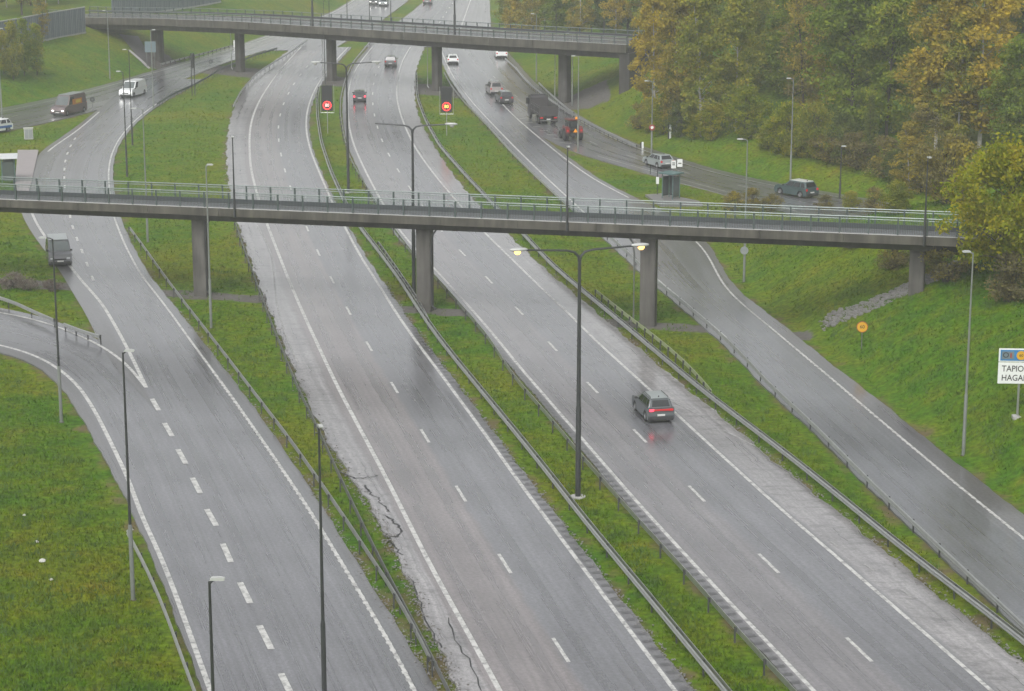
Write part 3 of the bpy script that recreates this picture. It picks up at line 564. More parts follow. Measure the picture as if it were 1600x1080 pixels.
# blades of grass on the near verges: uncountable
def grass(n, y0, y1, h0, h1, w0, w1, seed, name, label):
    r = np.random.default_rng(seed)
    q = r.random(n); Y = 1/(1/y0+(1/y1-1/y0)*q); X = (r.random(n)*2-1)*(Y*0.255+4)
    ed = edgedist(X, Y); keep = (~paved(X, Y)) & (ed > .12) & (r.random(n) < .12+.88*sstep(.2, 1.8, ed)); tt = np.abs(Y-(B1K*X+B1C))
    keep &= ~((tt < 2.0) & (X < 22) & (r.random(n) < .85)); keep &= ~((np.abs(Y-(B2K*X+B2C)) < 6.5) & (r.random(n) < .9))
    X, Y = X[keep], Y[keep]; ed = ed[keep]; n = len(X); Zg = terr(X, Y)-.03
    k = 1.0+(Y-80)/170; hh = (h0+(h1-h0)*r.random(n)**2)*np.minimum(1, .35+ed/1.6); ww = (w0+(w1-w0)*r.random(n))*k; a = r.random(n)*np.pi
    lean = r.normal(0, .45, (n, 2))*hh[:, None]
    c, s = np.cos(a)*ww, np.sin(a)*ww
    V = np.stack([np.stack([X-c, Y-s, Zg], 1), np.stack([X+c, Y+s, Zg], 1), np.stack([X+lean[:, 0], Y+lean[:, 1], Zg+hh], 1)], 1).reshape(-1, 3)
    o = npmesh(name, V, np.arange(3*n).reshape(-1, 3), 'grass_blade', n=3)
    tag(o, label, 'grass', kind='stuff'); return o
def clumps(n, seed, label):
    r = np.random.default_rng(seed); C_ = []
    q = r.random(n); Y = 1/(1/78+(1/200-1/78)*q); X = (r.random(n)*2-1)*(Y*0.255+4); ed = edgedist(X, Y); k = (~paved(X, Y)) & (ed > 1.0); X, Y = X[k], Y[k]
    m = 26; cx = np.repeat(X, m); cy = np.repeat(Y, m); s = np.repeat(r.uniform(.12, .42, len(X)), m); nn = len(cx)
    x = cx+r.normal(0, 1, nn)*s; y = cy+r.normal(0, 1, nn)*s; z = terr(x, y)-.03; ok = edgedist(x, y) > .5; x, y, z, s = x[ok], y[ok], z[ok], s[ok]; nn = len(x)
    h = r.uniform(.12, .34, nn)*(.6+s); w = r.uniform(.02, .05, nn); a = r.random(nn)*np.pi; l = r.normal(0, .4, (nn, 2))*h[:, None]; c, d = np.cos(a)*w, np.sin(a)*w
    V = np.stack([np.stack([x-c, y-d, z], 1), np.stack([x+c, y+d, z], 1), np.stack([x+l[:, 0], y+l[:, 1], z+h], 1)], 1).reshape(-1, 3)
    tag(npmesh('weed_tufts', V, np.arange(3*nn).reshape(-1, 3), 'weed_blade', n=3), label, 'weeds', kind='stuff')
clumps(2600, 21, 'darker weedy tufts scattered through the grass')
grass(520000, 78, 330, .06, .30, .02, .05, 3, 'grass', 'short wet grass on the medians, verges and slopes between the roads')

# ================================================================== GUARDRAILS
POST = None
def post_mesh():
    global POST
    if POST is None:
        mb = MB(); mb.box(-.05, .05, -.03, .03, -.35, .70); mb.box(-.05, .05, .03, .09, .46, .66); POST = mb.mesh('post'); POST.materials.append(MATS['post_dark'])
    return POST
def resample(P, step):
    P = np.asarray(P, float); s = np.concatenate([[0], np.cumsum(np.linalg.norm(np.diff(P, axis=0), axis=1))])
    n = max(2, int(round(s[-1]/step))+1); t = np.linspace(0, s[-1], n)
    return np.stack([np.interp(t, s, P[:, k]) for k in range(P.shape[1])], 1)
def smooth_path(P, it=3):
    P = P.copy()
    for _ in range(it): P[1:-1] = P[1:-1]*.5+(P[:-2]+P[2:])*.25
    return P
WPROF = [(0, .72), (.035, .70), (.07, .66), (.07, .625), (.03, .59), (.01, .57), (.03, .55), (.07, .515), (.07, .48), (.035, .44), (0, .42), (-.012, .43), (-.012, .71)]
def sweep(P, prof, side=1):
    n = len(P); T = np.gradient(P[:, :2], axis=0); T /= np.linalg.norm(T, axis=1)[:, None]; Nn = np.stack([T[:, 1], -T[:, 0]], 1)*side
    k = len(prof); V = np.zeros((n, k, 3))
    for j, (o_, h) in enumerate(prof):
        V[:, j, :2] = P[:, :2]+Nn*o_; V[:, j, 2] = P[:, 2]+h
    mb = MB(); f = []
    for i in range(n-1):
        for j in range(k): f.append((i*k+j, i*k+(j+1) % k, (i+1)*k+(j+1) % k, (i+1)*k+j))
    f.append(tuple(range(k))); f.append(tuple(range((n-1)*k, n*k)))
    mb.v = [tuple(v) for v in V.reshape(-1, 3)]; mb.f = f
    return mb
def guardrail(pts, label, side=1, double=False, mat='steel', every=4.0, h=0.70, dive=False, group='steel guardrails along the roads', sm=6, step=2.0):
    W = np.array([gz(a, b, h) for a, b in pts]); W = W[np.argsort(-W[:, 1])] if False else W
    P = resample(W, step); P = smooth_path(P, sm); P[:, 2] = terr(P[:, 0], P[:, 1])+.05
    P[:, 2] = np.maximum(P[:, 2], -.03)
    c = P[len(P)//2]; root = empty('guardrail', (0, 0, 0)); tag(root, label, 'guardrail', group)
    sweep(P, [(o_+.09, z) for o_, z in WPROF], side).build('rail', mat, root, smooth=False)
    if double: sweep(P, [(o_+.09, z) for o_, z in WPROF], -side).build('rail', mat, root)
    Q = resample(P, every); T = np.gradient(Q[:, :2], axis=0)
    for i, q in enumerate(Q):
        o = link('post', post_mesh(), None, root); o.location = q; o.rotation_euler = (0, 0, math.atan2(T[i, 1], T[i, 0])+(math.pi if side > 0 else 0))
    return root
guardrail([(590,48),(572,70),(550,96),(537,125),(531,150),(530,175),(536,212),(546,247),(562,275),(590,320),(620,363),(640,390),(680,431),(725,482),(762,524),(800,586),(850,640),(900,702),(940,747),(995,809),(1050,869),(1087,907),(1125,954),(1200,1035),(1245,1083)], 'guardrail close to the left edge line of the right main carriageway, on the median', side=-1)
guardrail([(498,135),(495,150),(496,180),(502,220),(517,265),(540,315),(565,355),(587,382),(625,432),(662,490),(692,532),(737,587),(800,663),(860,737),(917,811),(975,880),(1025,940),(1087,1015),(1145,1085)], 'double-sided guardrail down the grass median, right of the left main carriageway', side=1, double=True)
guardrail([(590,377),(612,408),(634,440),(655,470),(668,498)], 'short guardrail shielding the footbridge pier in the median', side=-1, every=2.0)
guardrail([(478,62),(450,82),(420,100),(400,113),(375,141),(363,164)], 'pale guardrail on the left shoulder below the far bridge', side=-1)
guardrail([(366,347),(382,395),(400,442),(415,485),(437,540),(462,602),(492,662),(525,735),(560,808),(585,860),(615,917),(650,982),(673,1024),(702,1085)], 'rusty thin guardrail between left grass strip and cracked shoulder of left main carriageway', side=-1, mat='steel_dull')
guardrail([(201,354),(220,379),(250,422),(287,471),(338,536),(400,617),(450,682),(500,753),(538,808),(575,865),(612,918),(648,982),(668,1024)], 'guardrail right of the left ramp, on the narrow grass strip', side=-1)
guardrail([(650,112),(652,150),(665,185),(687,225),(727,270),(770,315),(822,366),(862,410),(910,450),(950,482),(1018,539),(1100,607),(1150,645),(1200,682),(1275,740),(1361,810),(1450,882),(1537,945),(1612,1005)], 'double-sided guardrail on grass right of the right main carriageway', side=-1, double=True)
guardrail([(930,452),(962,478),(1000,507),(1040,537),(1082,575),(1109,608)], 'short yellow-green guardrail between right main carriageway and tall pier', side=-1, mat='rail_yellow', every=2.0)
guardrail([(695,112),(706,132),(725,156),(762,193),(800,235),(838,272),(890,320),(962,372),(1000,408),(1022,432),(1075,473),(1100,494),(1150,538),(1172,561),(1200,594),(1275,660),(1350,737),(1425,808),(1500,877),(1610,980)], 'guardrail along the left side of the exit ramp', side=1)
guardrail([(790,90),(806,104),(825,127),(855,150),(880,168),(895,176),(940,200),(995,226)], 'guardrail on the outer side of the side road behind the dump truck', side=1, every=2.0)
guardrail([(843,128),(862,146),(884,165),(897,175)], 'short second guardrail below the far bridge beside the side road', side=1, every=2.0)
guardrail([(245,160),(268,145),(300,132),(332,114),(352,102),(376,94),(400,84),(432,74)], 'dark open guardrail right of the left ramp below the far bridge', side=1, mat='rail_green_dark', every=2.0)
guardrail([(252,99),(285,90),(320,82),(345,75),(364,70)], 'guardrail on the outer verge of the far-left road under the far bridge', side=-1, every=2.0)
guardrail([(202,827),(212,845),(232,882),(248,918),(262,950),(275,985),(287,1020),(312,1085)], 'guardrail on the lower left verge beside the slip road', side=1, every=4.0, sm=3)
guardrail([(-30,453),(0,462),(25,470),(50,482),(85,497)], 'guardrail on the left above the curved slip road', side=1, every=4.0, sm=2, step=1.0)
guardrail([(102,508),(125,517),(157,527)], 'low guardrail end at the nose of the slip road', side=1, every=2.0, sm=1, step=0.8, h=0.5)

# ================================================================== BRIDGES
def bridge(name, label, K, Cc, W, xa, xb, zf, girder, piers, edge_h=0.48, rail_h=1.35, post_sp=2.0, infill=0.12, rails=((1.35, .045, 'rail_green'), (1.18, .03, 'rail_green'), (0.12, .025, 'rail_green')), far_beam=None, gmat='concrete_wet', pier_w=0.62, pipes=()):
    root = empty(name, (0, 0, 0)); tag(root, label, 'bridge')
    ang = math.atan(K); ax = Vector((math.cos(ang), math.sin(ang), 0)); nx = Vector((-math.sin(ang), math.cos(ang), 0))   # nx points away from camera
    def P(x, t, z):   # x along world X of axis, t across (0 = near edge)
        return Vector((x, K*x+Cc, 0))+nx*(t-W/2)+Vector((0, 0, zf(x)+z))
    xs = np.linspace(xa, xb, max(3, int((xb-xa)/3)))
    def run(prof, xs=xs):
        mb = MB(); k = len(prof); vs = []; f = []
        for x in xs: vs += [P(x, t, z) for t, z in prof]
        for i in range(len(xs)-1):
            for j in range(k): f.append((i*k+j, i*k+(j+1) % k, (i+1)*k+(j+1) % k, (i+1)*k+j))
        f += [tuple(range(k)), tuple(range((len(xs)-1)*k, len(xs)*k))]
        return mb.add(vs, f)
    run([(.42, -.28), (W-.42, -.28), (W-.42, 0), (.42, 0)]).build('deck', 'deck_asphalt', root)
    for t0, t1 in ((0, .42), (W, W-.42)):
        ns = int((xb-xa)/5.6)
        for q_ in range(ns): run([(t0, -edge_h), (t1, -edge_h+.05), (t1, .10), (t0, .13)], np.linspace(xa+(xb-xa)*q_/ns+.012, xa+(xb-xa)*(q_+1)/ns-.012, 3)).build('edge_beam', 'concrete', root)
    for t0, t1 in ((.02, .40), (W-.40, W-.02)): run([(t0, .118), (t1, .09), (t1, .135), (t0, .16)]).build('kerb_sheen_strip', 'concrete_pale', root)  # pale strips: sky sheen of the wet edge beam tops, put into the colour
    run([(.55, -.285), (.85, -girder), (W-.85, -girder), (W-.55, -.285)]).build('girder', gmat, root)
    L = (xb-xa)/math.cos(ang); n = int(L/post_sp); pm = MB(); pm.box(-.055, .055, -.05, .05, .10, rail_h); pme = pm.mesh('railing_post'); pme.materials.append(MATS['rail_green_dark'])
    for t in (.18, W-.18):
        for i in range(n+1):
            x = xa+(xb-xa)*i/n; o = link('railing_post', pme, None, root); o.location = P(x, t, 0); o.rotation_euler = (0, 0, ang)
        for h, r_, mt in rails:
            MB().tube([P(x, t, h) for x in xs], r_, 6).build('railing_bar', mt, root)
        if infill:
            mb = MB(); m_ = int(L/infill)
            for i in range(m_):
                x = xa+(xb-xa)*(i+.5)/m_; a, b2 = P(x, t, .14), P(x, t, rail_h-.05); w = ax*.009
                mb.add([a-w, a+w, b2+w, b2-w], [(0, 1, 2, 3)])
            tag(mb.build('railing_infill', 'mesh_teal', root, fixn=False), kind='stuff')
    if far_beam:
        z0, z1, t = far_beam; run([(t, z0), (t+.06, z0), (t+.06, z1), (t, z1)]).build('crash_beam', 'beam_dark', root)
    for (x, zb, shape) in piers:
        base = P(x, W/2, 0); g = zb; top = zf(x)-girder+.05; mb = MB()
        mb.M = Matrix.Translation((base.x, base.y, 0)) @ Matrix.Rotation(ang, 4, 'Z')
        wx, wy = shape; mb.box(-wx/2, wx/2, -wy/2, wy/2, g-.6, top)
        p = mb.build('pier', 'concrete_pier', root, bevel=.06)
    return root, P, ang
zf1 = lambda x: 7.43+.0133*x
b1, P1, ang1 = bridge('footbridge', 'long concrete footbridge with green-grey railings crossing the whole picture', B1K, B1C, 3.7, -62, 41, zf1, 1.02,
    [(-24.3, -.1, (1.15, .8)), (-6.59, -.1, (1.15, .8)), (10.03, -.1, (1.15, .8)), (28.6, float(terr(28.6, B1K*28.6+B1C)), (1.05, .8))], far_beam=(.02, .34, 3.7-.48))
# rain pipes down the piers
for x, sgn in ((-24.3, 1), (-6.59, 1), (10.03, -1)):
    q = P1(x+.95*sgn, .9, 0); zt = zf1(x)-1.0
    a = Vector((q.x, q.y, 0)); s_ = Vector((math.cos(ang1), math.sin(ang1), 0))*sgn
    pp = MB(); pp.tube([a+s_*.25+Vector((0, 0, zt)), a+Vector((0, 0, zt-.35)), a+s_*-.12+Vector((0, 0, zt-1.2)), a+s_*-.12+Vector((0, 0, .55)), a+s_*.2+Vector((0, -.25, .35))], .07, 8).build('rain_pipe', 'pole_dark' if sgn > 0 else 'steel_dull', b1)
zx = [-80, -67.4, -52, -38, -18, 0, 15.2, 20]; zy = [6.3, 6.72, 7.5, 7.95, 8.15, 8.32, 8.62, 8.7]
zf2 = lambda x: float(np.interp(x, zx, zy))
b2_, P2, ang2 = bridge('road_bridge', 'far concrete road bridge on slab piers at the top of the picture', B2K, B2C, 9.0, -72, 17.5, zf2, 1.75,
    [(-55.8, .3, (1.9, 1.1)), (-41.4, -.1, (1.2, 1.0)), (-26.5, -.1, (1.2, 1.0)), (-10.6, -.1, (1.2, 1.0)), (7.1, .2, (1.5, 1.0))], edge_h=.95, rail_h=1.15, infill=.16, far_beam=(.35, .65, 9-.5),
    rails=((1.15, .05, 'rail_green'), (.62, .035, 'rail_green'), (0.12, .025, 'rail_green')))
# abutments
for x, wx in ((17.2, 1.6), (-70.5, 2.0)):
    base = P2(x, 4.5, 0); mb = MB(); mb.M = Matrix.Translation((base.x, base.y, 0)) @ Matrix.Rotation(ang2, 4, 'Z')
    mb.box(-wx/2, wx/2, -4.3, 4.3, -.5, zf2(x)-.99); mb.build('abutment', 'concrete_wet', b2_)
for x in (-41.4, -26.5, -10.6, 7.1):
    q = P2(x-.75, 3.6, 0); mb = MB(); mb.tube([(q.x, q.y, zf2(x)-1.8), (q.x, q.y, .6), (q.x+.15, q.y-.2, .35)], .07, 6).build('rain_pipe', 'steel', b2_)
q = P1(40.6, 1.85, 0); mb = MB(); mb.M = Matrix.Translation((q.x, q.y, 0)) @ Matrix.Rotation(ang1, 4, 'Z'); mb.box(-.6, .6, -1.7, 1.7, 1, zf1(40.6)-.3); mb.build('abutment', 'concrete_wet', b1)

# ================================================================== LAMP POSTS
def street_lamp(label, xy, z0, zt, arm=1, alen=.12, mat='pole_grey', lit=False, r=.085, group='single-arm street lamps', head=True, armdir=None, low=None):
    root = empty('street_lamp', (xy[0], xy[1], z0)); tag(root, label, 'street lamp', group); h = zt-z0
    k = h*.30
    MB().tube([(0, 0, -.4), (0, 0, k), (0, 0, k+.12)], [r*1.25, r*1.2, r*.9], 8).build('pole_base', low or mat, root, smooth=True)
    MB().tube([(0, 0, k+.1), (0, 0, h-.05)], [r*.88, r*.5], 8).build('pole', mat, root, smooth=True)
    d = Vector(armdir).normalized() if armdir else Vector((arm, 0, 0))
    MB().tube([(0, 0, h-.12), tuple(d*.12+Vector((0, 0, h-.02))), tuple(d*alen+Vector((0, 0, h+.04)))], [r*.5, r*.45, r*.4], 6).build('arm', mat, root, smooth=True)
    if head:
        mb = MB(); mb.M = Matrix.Translation(d*alen+Vector((0, 0, h+.03))) @ Matrix.Rotation(math.atan2(d.y, d.x), 4, 'Z')
        mb.prism([(-.05, -.02), (.0, .04), (.28, .05), (.40, .02), (.40, -.025), (.28, -.035)], -.085, .085)
        hd = mb.build('lamp_head', 'lamp_shell', root, bevel=.015)
        mb = MB(); mb.M = Matrix.Translation(d*alen+Vector((0, 0, h-.005))) @ Matrix.Rotation(math.atan2(d.y, d.x), 4, 'Z'); mb.box(.08, .33, -.06, .06, -.02, 0)
        mb.build('lens', 'lamp_lit' if lit else 'lamp_unlit', hd)
    if 'bridge' not in group: MB().lathe([(0, .03), (.17, .03), (.17, -.25), (0, -.25)], 12).build('footing', 'concrete', root)
    return root
def lamp_px(label, base, top, arm=1, terrain=False, **kw):
    g = gt(*base) if terrain else gz(*base)
    return street_lamp(label, g[:2], float(terr(g[0], g[1])), zat(top[0], top[1], g[1]), arm, **kw)
def lamp_top(label, top, zt, arm=1, **kw):
    g = gz(top[0], top[1], zt); return street_lamp(label, g[:2], float(terr(g[0], g[1])), zt, arm, **kw)
lamp_px('tall single lamp post standing in grass beside the slip road, far lower left', (208, 935), (207, 549), 1, mat='pole_dark', low='pole_grey')
lamp_px('slim single lamp post rising in front of the grey van', (96, 658), (86, 372), -1, alen=.4, mat='pole_dark', low='pole_grey')
lamp_top('lamp post cut off by the bottom edge, beside the guardrail of the left ramp', (498, 664), 12.0, 1, alen=.1, mat='pole_dark', armdir=(.3, -1, 0))
lamp_top('lamp post with short right arm, cut off at bottom left', (327, 906), 12.0, 1, alen=.08, mat='pole_dark')
lamp_px('grey lamp post on the grass just right of the left footbridge pier', (330, 511), (323, 258), 1, alen=.1)
lamp_px('slim grey lamp post behind the footbridge on the left grass island', (231, 377), (229, 170), -1, alen=.6)
lamp_top('lamp post with dark shaft on the left ramp edge, nearer of a pair', (192, 112), 11.0, -1, alen=.3, mat='pole_dark')
lamp_px('lamp post with dark shaft on the left ramp edge, farther of a pair', (207, 226), (204, 78), -1, alen=.3, mat='pole_dark')
lamp_px('lamp post on the foot of the green slope below the noise barrier', (172, 125), (172, 17), -1, terrain=True, alen=.3)
lamp_px('lamp post in front of the leftmost pier of the far bridge', (240, 170), (239, 47), 1, alen=.2)
lamp_px('lamp post at the left picture edge above the left road', (3, 180), (1, 45), 1, alen=.3, terrain=True)
lamp_px('lamp post in the nose between exit ramp and side road, beside the red tractor', (903, 238), (902, 88), -1, alen=.4)
lamp_px('lamp post in front of the rightmost pier of the far bridge', (894, 166), (895, 53), -1, alen=.5, terrain=True)
lamp_px('lamp post on the right verge carrying a small red round sign', (1018, 241), (1017, 127), -1, alen=.5)
lamp_px('slim lamp post before the wood, right of the yellow-green bush', (1235, 285), (1233, 123), -1, alen=.3)
lamp_top('lamp post behind the footbridge carrying a small round plate, above the exit ramp bend', (1168, 218), 11.5, -1, alen=.4)
lamp_px('short dark lamp post behind bushes near the teal car', (1312, 312), (1313, 229), 1, alen=.05, mat='pole_dark', terrain=True)
lamp_px('tall grey lamp post on the right grass slope beside the direction sign', (1505, 712), (1511, 394), -1, alen=.2, terrain=True)
lamp_px('lamp post seen above the far bridge, left of the trees', (838, 128), (837, 22), -1, alen=.4, terrain=True)
for i, (b, t) in enumerate([((543, 60), (543, -55)), ((578, 62), (578, -55)), ((611, 52), (611, -60))]):
    lamp_px(['first', 'second', 'third'][i]+' dark lamp post from left beyond the far bridge, between the inbound lanes', b, t, 1, mat='pole_dark')
lamp_px('dark lamp post rising before the far bridge, right of its median pier top', (516, 112), (516, -20), 1, mat='pole_dark', alen=1.0)
lamp_px('thin dark lamp post with a small box, left of the far bridge median pier', (508, 131), (508, -5), 1, mat='pole_dark', r=.06)
for x, t, lab in ((-20.6, 404, 'slim dark lamp on the footbridge railing above the left main carriageway'), (4.6, 890, 'slim dark lamp on the footbridge railing above the grass right of the right main carriageway'), (29.2, 1431, 'slim dark lamp on the footbridge railing close to its right end')):
    p = P1(x, -.12, 0); street_lamp(lab, (p.x, p.y), p.z-.1, p.z+5.7, 1, alen=.05, mat='pole_dark', r=.075, group='lamps on the footbridge', armdir=(.2, -1, 0))
for x, lab in ((-26.2, 'thick dark lamp post on the far road bridge above its median pier'), (-5.2, 'thick dark lamp post on the far road bridge, the right one of two')):
    p = P2(x, .25, 0); street_lamp(lab, (p.x, p.y), p.z, p.z+9.5, 1, mat='pole_dark', r=.14, group='lamps on the far road bridge')
def double_lamp(label, xy, H, ax, lit, al=2.9, ar=2.9, lh=True, rh=True):
    root = empty('double_arm_street_lamp', (xy[0], xy[1], -.05)); tag(root, label, 'street lamp', 'double-arm street lamps in the median')
    MB().tube([(0, 0, -.3), (0, 0, 5.0), (0, 0, 5.15)], [.15, .145, .12], 12).build('pole_base', 'pole_dark', root, smooth=True)
    MB().tube([(0, 0, 5.1), (0, 0, H-.5)], [.12, .085], 12).build('pole', 'pole_dark', root, smooth=True)
    a = Vector((math.cos(ax), math.sin(ax), 0))
    for s, L, hd in ((-1, al, lh), (1, ar, rh)):
        d = a*s; pts = [Vector((0, 0, H-.55)), d*.06+Vector((0, 0, H-.25)), d*.28+Vector((0, 0, H-.02)), d*.7+Vector((0, 0, H+.09)), d*L+Vector((0, 0, H+.20))]
        MB().tube(pts, [.085, .08, .07, .06, .05], 8).build('arm', 'pole_dark', root, smooth=True)
        if hd:
            mb = MB(); mb.M = Matrix.Translation(d*L+Vector((0, 0, H+.24))) @ Matrix.Rotation(math.atan2(d.y, d.x), 4, 'Z')
            mb.add([(.42+.50*math.cos(t)*math.cos(f_)**.6 if math.cos(f_) > 0 else .42, .17*math.sin(t)*max(0, math.cos(f_))**.6, .10*math.sin(f_)) for f_ in (-math.pi/2, -1.0, -.4, 0, .5, 1.1, math.pi/2) for t in [2*math.pi*k/16 for k in range(16)]],
                   [(i*16+k, i*16+(k+1) % 16, (i+1)*16+(k+1) % 16, (i+1)*16+k) for i in range(6) for k in range(16)])
            h = mb.build('lamp_head', 'lamp_shell', root, smooth=True)
            mb = MB(); mb.M = Matrix.Translation(d*(L+.48)+Vector((0, 0, H+.16)))
            mb.lathe([(.0, -.20), (.10, -.18), (.17, -.10), (.19, 0), (0, .02)], 14); mb.build('lens', 'lamp_lit' if lit else 'lamp_unlit', h, smooth=True)
    mb = MB(); mb.lathe([(0, .05), (.42, .05), (.42, -.2), (0, -.2)], 16).build('footing', 'concrete_pale', root)
    return root
g = gz(903, 775); double_lamp('nearest double-arm lamp post, its two orange lamps lit, standing in the median', g[:2], 13.6, rad(12), True)
g = gz(647, 461); double_lamp('double-arm lamp post behind the median pier, one lamp head missing', g[:2], 13.3, rad(-6), False, 2.9, 2.6, lh=False)
g = gz(541, 100, 12.9); double_lamp('double-arm lamp post in the median before the far bridge', g[:2], 12.9, rad(4), False, 2.6, 2.6)

# ================================================================== SIGNS
def panel_box(x0, x1, z0, z1, th=.06, y=0): return MB().box(x0, x1, y, y+th, z0, z1)
def disc(mb, r, y0, y1, z, n=24, r_in=0.0, x=0.0):
    vs = []; fs = []
    for k in range(n):
        t = 2*math.pi*k/n
        for rr, yy in ((r_in, y0), (r, y0), (r, y1), (r_in, y1)): vs.append((x+rr*math.cos(t), yy, z+rr*math.sin(t)))
    for k in range(n):
        for j in range(4): fs.append((k*4+j, ((k+1) % n)*4+j, ((k+1) % n)*4+(j+1) % 4, k*4+(j+1) % 4))
    return mb.add(vs, fs)
def led_sign(label, base, ytop, ybot, w, digit):
    g = gz(*base); zt, zb = zat(base[0], ytop, g[1]), zat(base[0], ybot, g[1])
    root = empty('variable_speed_sign', (g[0], g[1], -.05)); tag(root, label, 'road sign', 'electronic speed signs')
    MB().tube([(0, .12, -.4), (0, .12, zb+.1)], .05, 8).build('post', 'steel', root)
    for s in (-1, 1): MB().tube([(s*w*.62, .1, zb-.25), (s*w*.62, .1, zt+.08)], .03, 6).build('frame_bar', 'steel', root)
    MB().tube([(-w*.62, .1, zb-.22), (w*.62, .1, zb-.22)], .03, 6).build('frame_bar', 'steel', root)
    p = panel_box(-w/2, w/2, zb, zt, .18).build('panel', 'led_panel', root, bevel=.02)
    zc = zb+w*.52
    disc(MB(), w*.40, -.03, -.005, zc, r_in=w*.31).build('speed_ring', 'led_red', p)
    text_mesh('speed_digits', '80', w*.42, digit, p, (0, -.02, zc), (math.pi/2, 0, 0), xs=.95)
led_sign('electronic speed sign with lit red ring on the median, left one of two', (512, 208), 133, 173, 1.32, 'led_pale')
led_sign('electronic speed sign with lit red ring and amber digits, right one of two', (698, 211), 136, 175, 1.32, 'led_amber')
def face_cam(x, y): return math.atan2(-x, y)*-1
# yellow speed limit
g = gt(1346, 546); zc = zat(1346, 511, g[1]); root = empty('speed_limit_sign', (g[0], g[1], g[2]), -.15); tag(root, 'round yellow speed limit sign with red rim below the gravel strip', 'road sign')
h = zc-g[2]; MB().tube([(0, .05, -.4), (0, .05, h+.3)], .035, 8).build('post', 'steel_dull', root)
d_ = disc(MB(), .36, -.0, .03, h).build('disc', 'sign_yellow', root); disc(MB(), .39, -.012, .04, h, r_in=.345).build('rim', 'sign_red', d_); text_mesh('digits', '60', .34, 'sign_black', d_, (0, -.012, h), (math.pi/2, 0, 0))
# direction sign on the right edge
g = gt(1590, 651); Y = g[1]; zt, zm, zb = zat(1590, 545, Y), zat(1590, 566, Y), zat(1590, 600, Y); sc = Y/FPX*1.03
root = empty('direction_sign', (g[0], g[1], g[2]), -.06); tag(root, 'white and blue direction sign reading TAPIOLA HAGALUND at the right picture edge', 'road sign')
zt -= g[2]; zm -= g[2]; zb -= g[2]; xl = -34*sc; xr = 34*sc
MB().tube([(0, .12, -.4), (0, .12, zt-.2)], .07, 10).build('post', 'steel', root); MB().box(-.3, .3, -.3, .3, -.3, .06).build('footing', 'concrete_pale', root)
p1_ = panel_box(xl, xr, zb, zm-.03).build('name_panel', 'sign_white', root, bevel=.02); p2_ = panel_box(xl, xr, zm, zt).build('header_panel', 'sign_white', root, bevel=.02)
panel_box(xl+.09, xr-.09, zm+.08, zt-.08, .01, -.012).build('blue_field', 'sign_blue', p2_)
zh = (zm+zt)/2; panel_box(xl+.17, xl+.88, zh-.23, zh+.23, .01, -.024).build('plate', 'sign_pale_blue', p2_)
text_mesh('plate_letter', 'O', .46, 'sign_black', p2_, (xl+.40, -.028, zh), (math.pi/2, 0, 0)); panel_box(xl+.64, xl+.74, zh-.14, zh+.14, .006, -.03).build('plate_mark', 'sign_red', p2_)
disc(MB(), .27, -.035, -.02, zh, x=xl+1.28).build('round_mark', 'sign_yellow', p2_); text_mesh('round_digits', '60', .24, 'sign_black', p2_, (xl+1.28, -.04, zh), (math.pi/2, 0, 0))
hh = zm-.03-zb
text_mesh('letters', 'TAPIOLA', hh*.40, 'sign_black', p1_, (xl+.20, -.006, zb+hh*.70), (math.pi/2, 0, 0), align='LEFT', xs=.88); text_mesh('letters', 'HAGALUND', hh*.40, 'sign_black', p1_, (xl+.20, -.006, zb+hh*.27), (math.pi/2, 0, 0), align='LEFT', xs=.88)
# round signs seen from behind
for (b, c, lab) in (((145, 174), (145, 155), 'small dark round sign on a post at the nose of the left ramp'), ((330, 117), (330, 96), 'small dark round sign on a post left of the far bridge pier')):
    g = gz(*b); zc = zat(*c, g[1]); root = empty('round_sign', (g[0], g[1], -.05)); tag(root, lab, 'road sign', 'round signs seen from behind')
    MB().tube([(0, .03, -.4), (0, .03, zc+.1)], .03, 8).build('post', 'steel_dull', root); disc(MB(), .33, -.02, .01, zc).build('disc', 'sign_back_dark', root); disc(MB(), .12, -.04, -.02, zc).build('bracket', 'steel_dull', root)
g = gz(1018, 241); zc = zat(1018, 199, g[1]); root = empty('small_round_sign', (g[0], g[1]-.16, zc)); tag(root, 'small red and white round sign fixed to a lamp post on the right verge', 'road sign')
disc(MB(), .30, -.02, .02, 0).build('disc', 'sign_white', root); disc(MB(), .33, -.03, .03, 0, r_in=.17).build('rim', 'sign_red', root)
g = gz(1168, 218, 11.5); zc = zat(1167, 391, g[1]); root = empty('lamp_post_plate', (g[0]-.05, g[1]-.16, zc)); tag(root, 'grey round plate seen from behind on a lamp post under the footbridge', 'road sign')
disc(MB(), .33, -.02, .02, 0).build('disc', 'sign_back', root); MB().box(-.04, .04, .02, .12, -.2, .2).build('bracket', 'steel_dull', root)
# sign on two posts seen edge-on
g = gz(302.5, 149); root = empty('gantry_sign', (g[0], g[1], -.05)); tag(root, 'tall two-post sign seen edge-on, on the left grass island', 'road sign')
for s in (-.2, .2): MB().tube([(s, 0, -.4), (s, 0, 5.9)], .075, 8).build('post', 'pole_dark', root)
MB().box(-.02, .02, -.9, .9, 3.8, 5.8).build('panel', 'sign_back_dark', root)
# board in front of the left pier
g = gt(236, 108); Y = g[1]; z1, z0 = zat(235, 65, Y)-g[2], zat(235, 82, Y)-g[2]; root = empty('service_board', tuple(g)); tag(root, 'pale blue board on posts before the leftmost pier of the far bridge', 'road sign')
panel_box(-.85, .85, z0, z1).build('panel', 'sign_pale_blue', root, bevel=.02)
for s in (-.6, .6): MB().tube([(s, .1, -.4), (s, .1, z1-.1)], .06, 8).build('post', 'steel_dull', root)
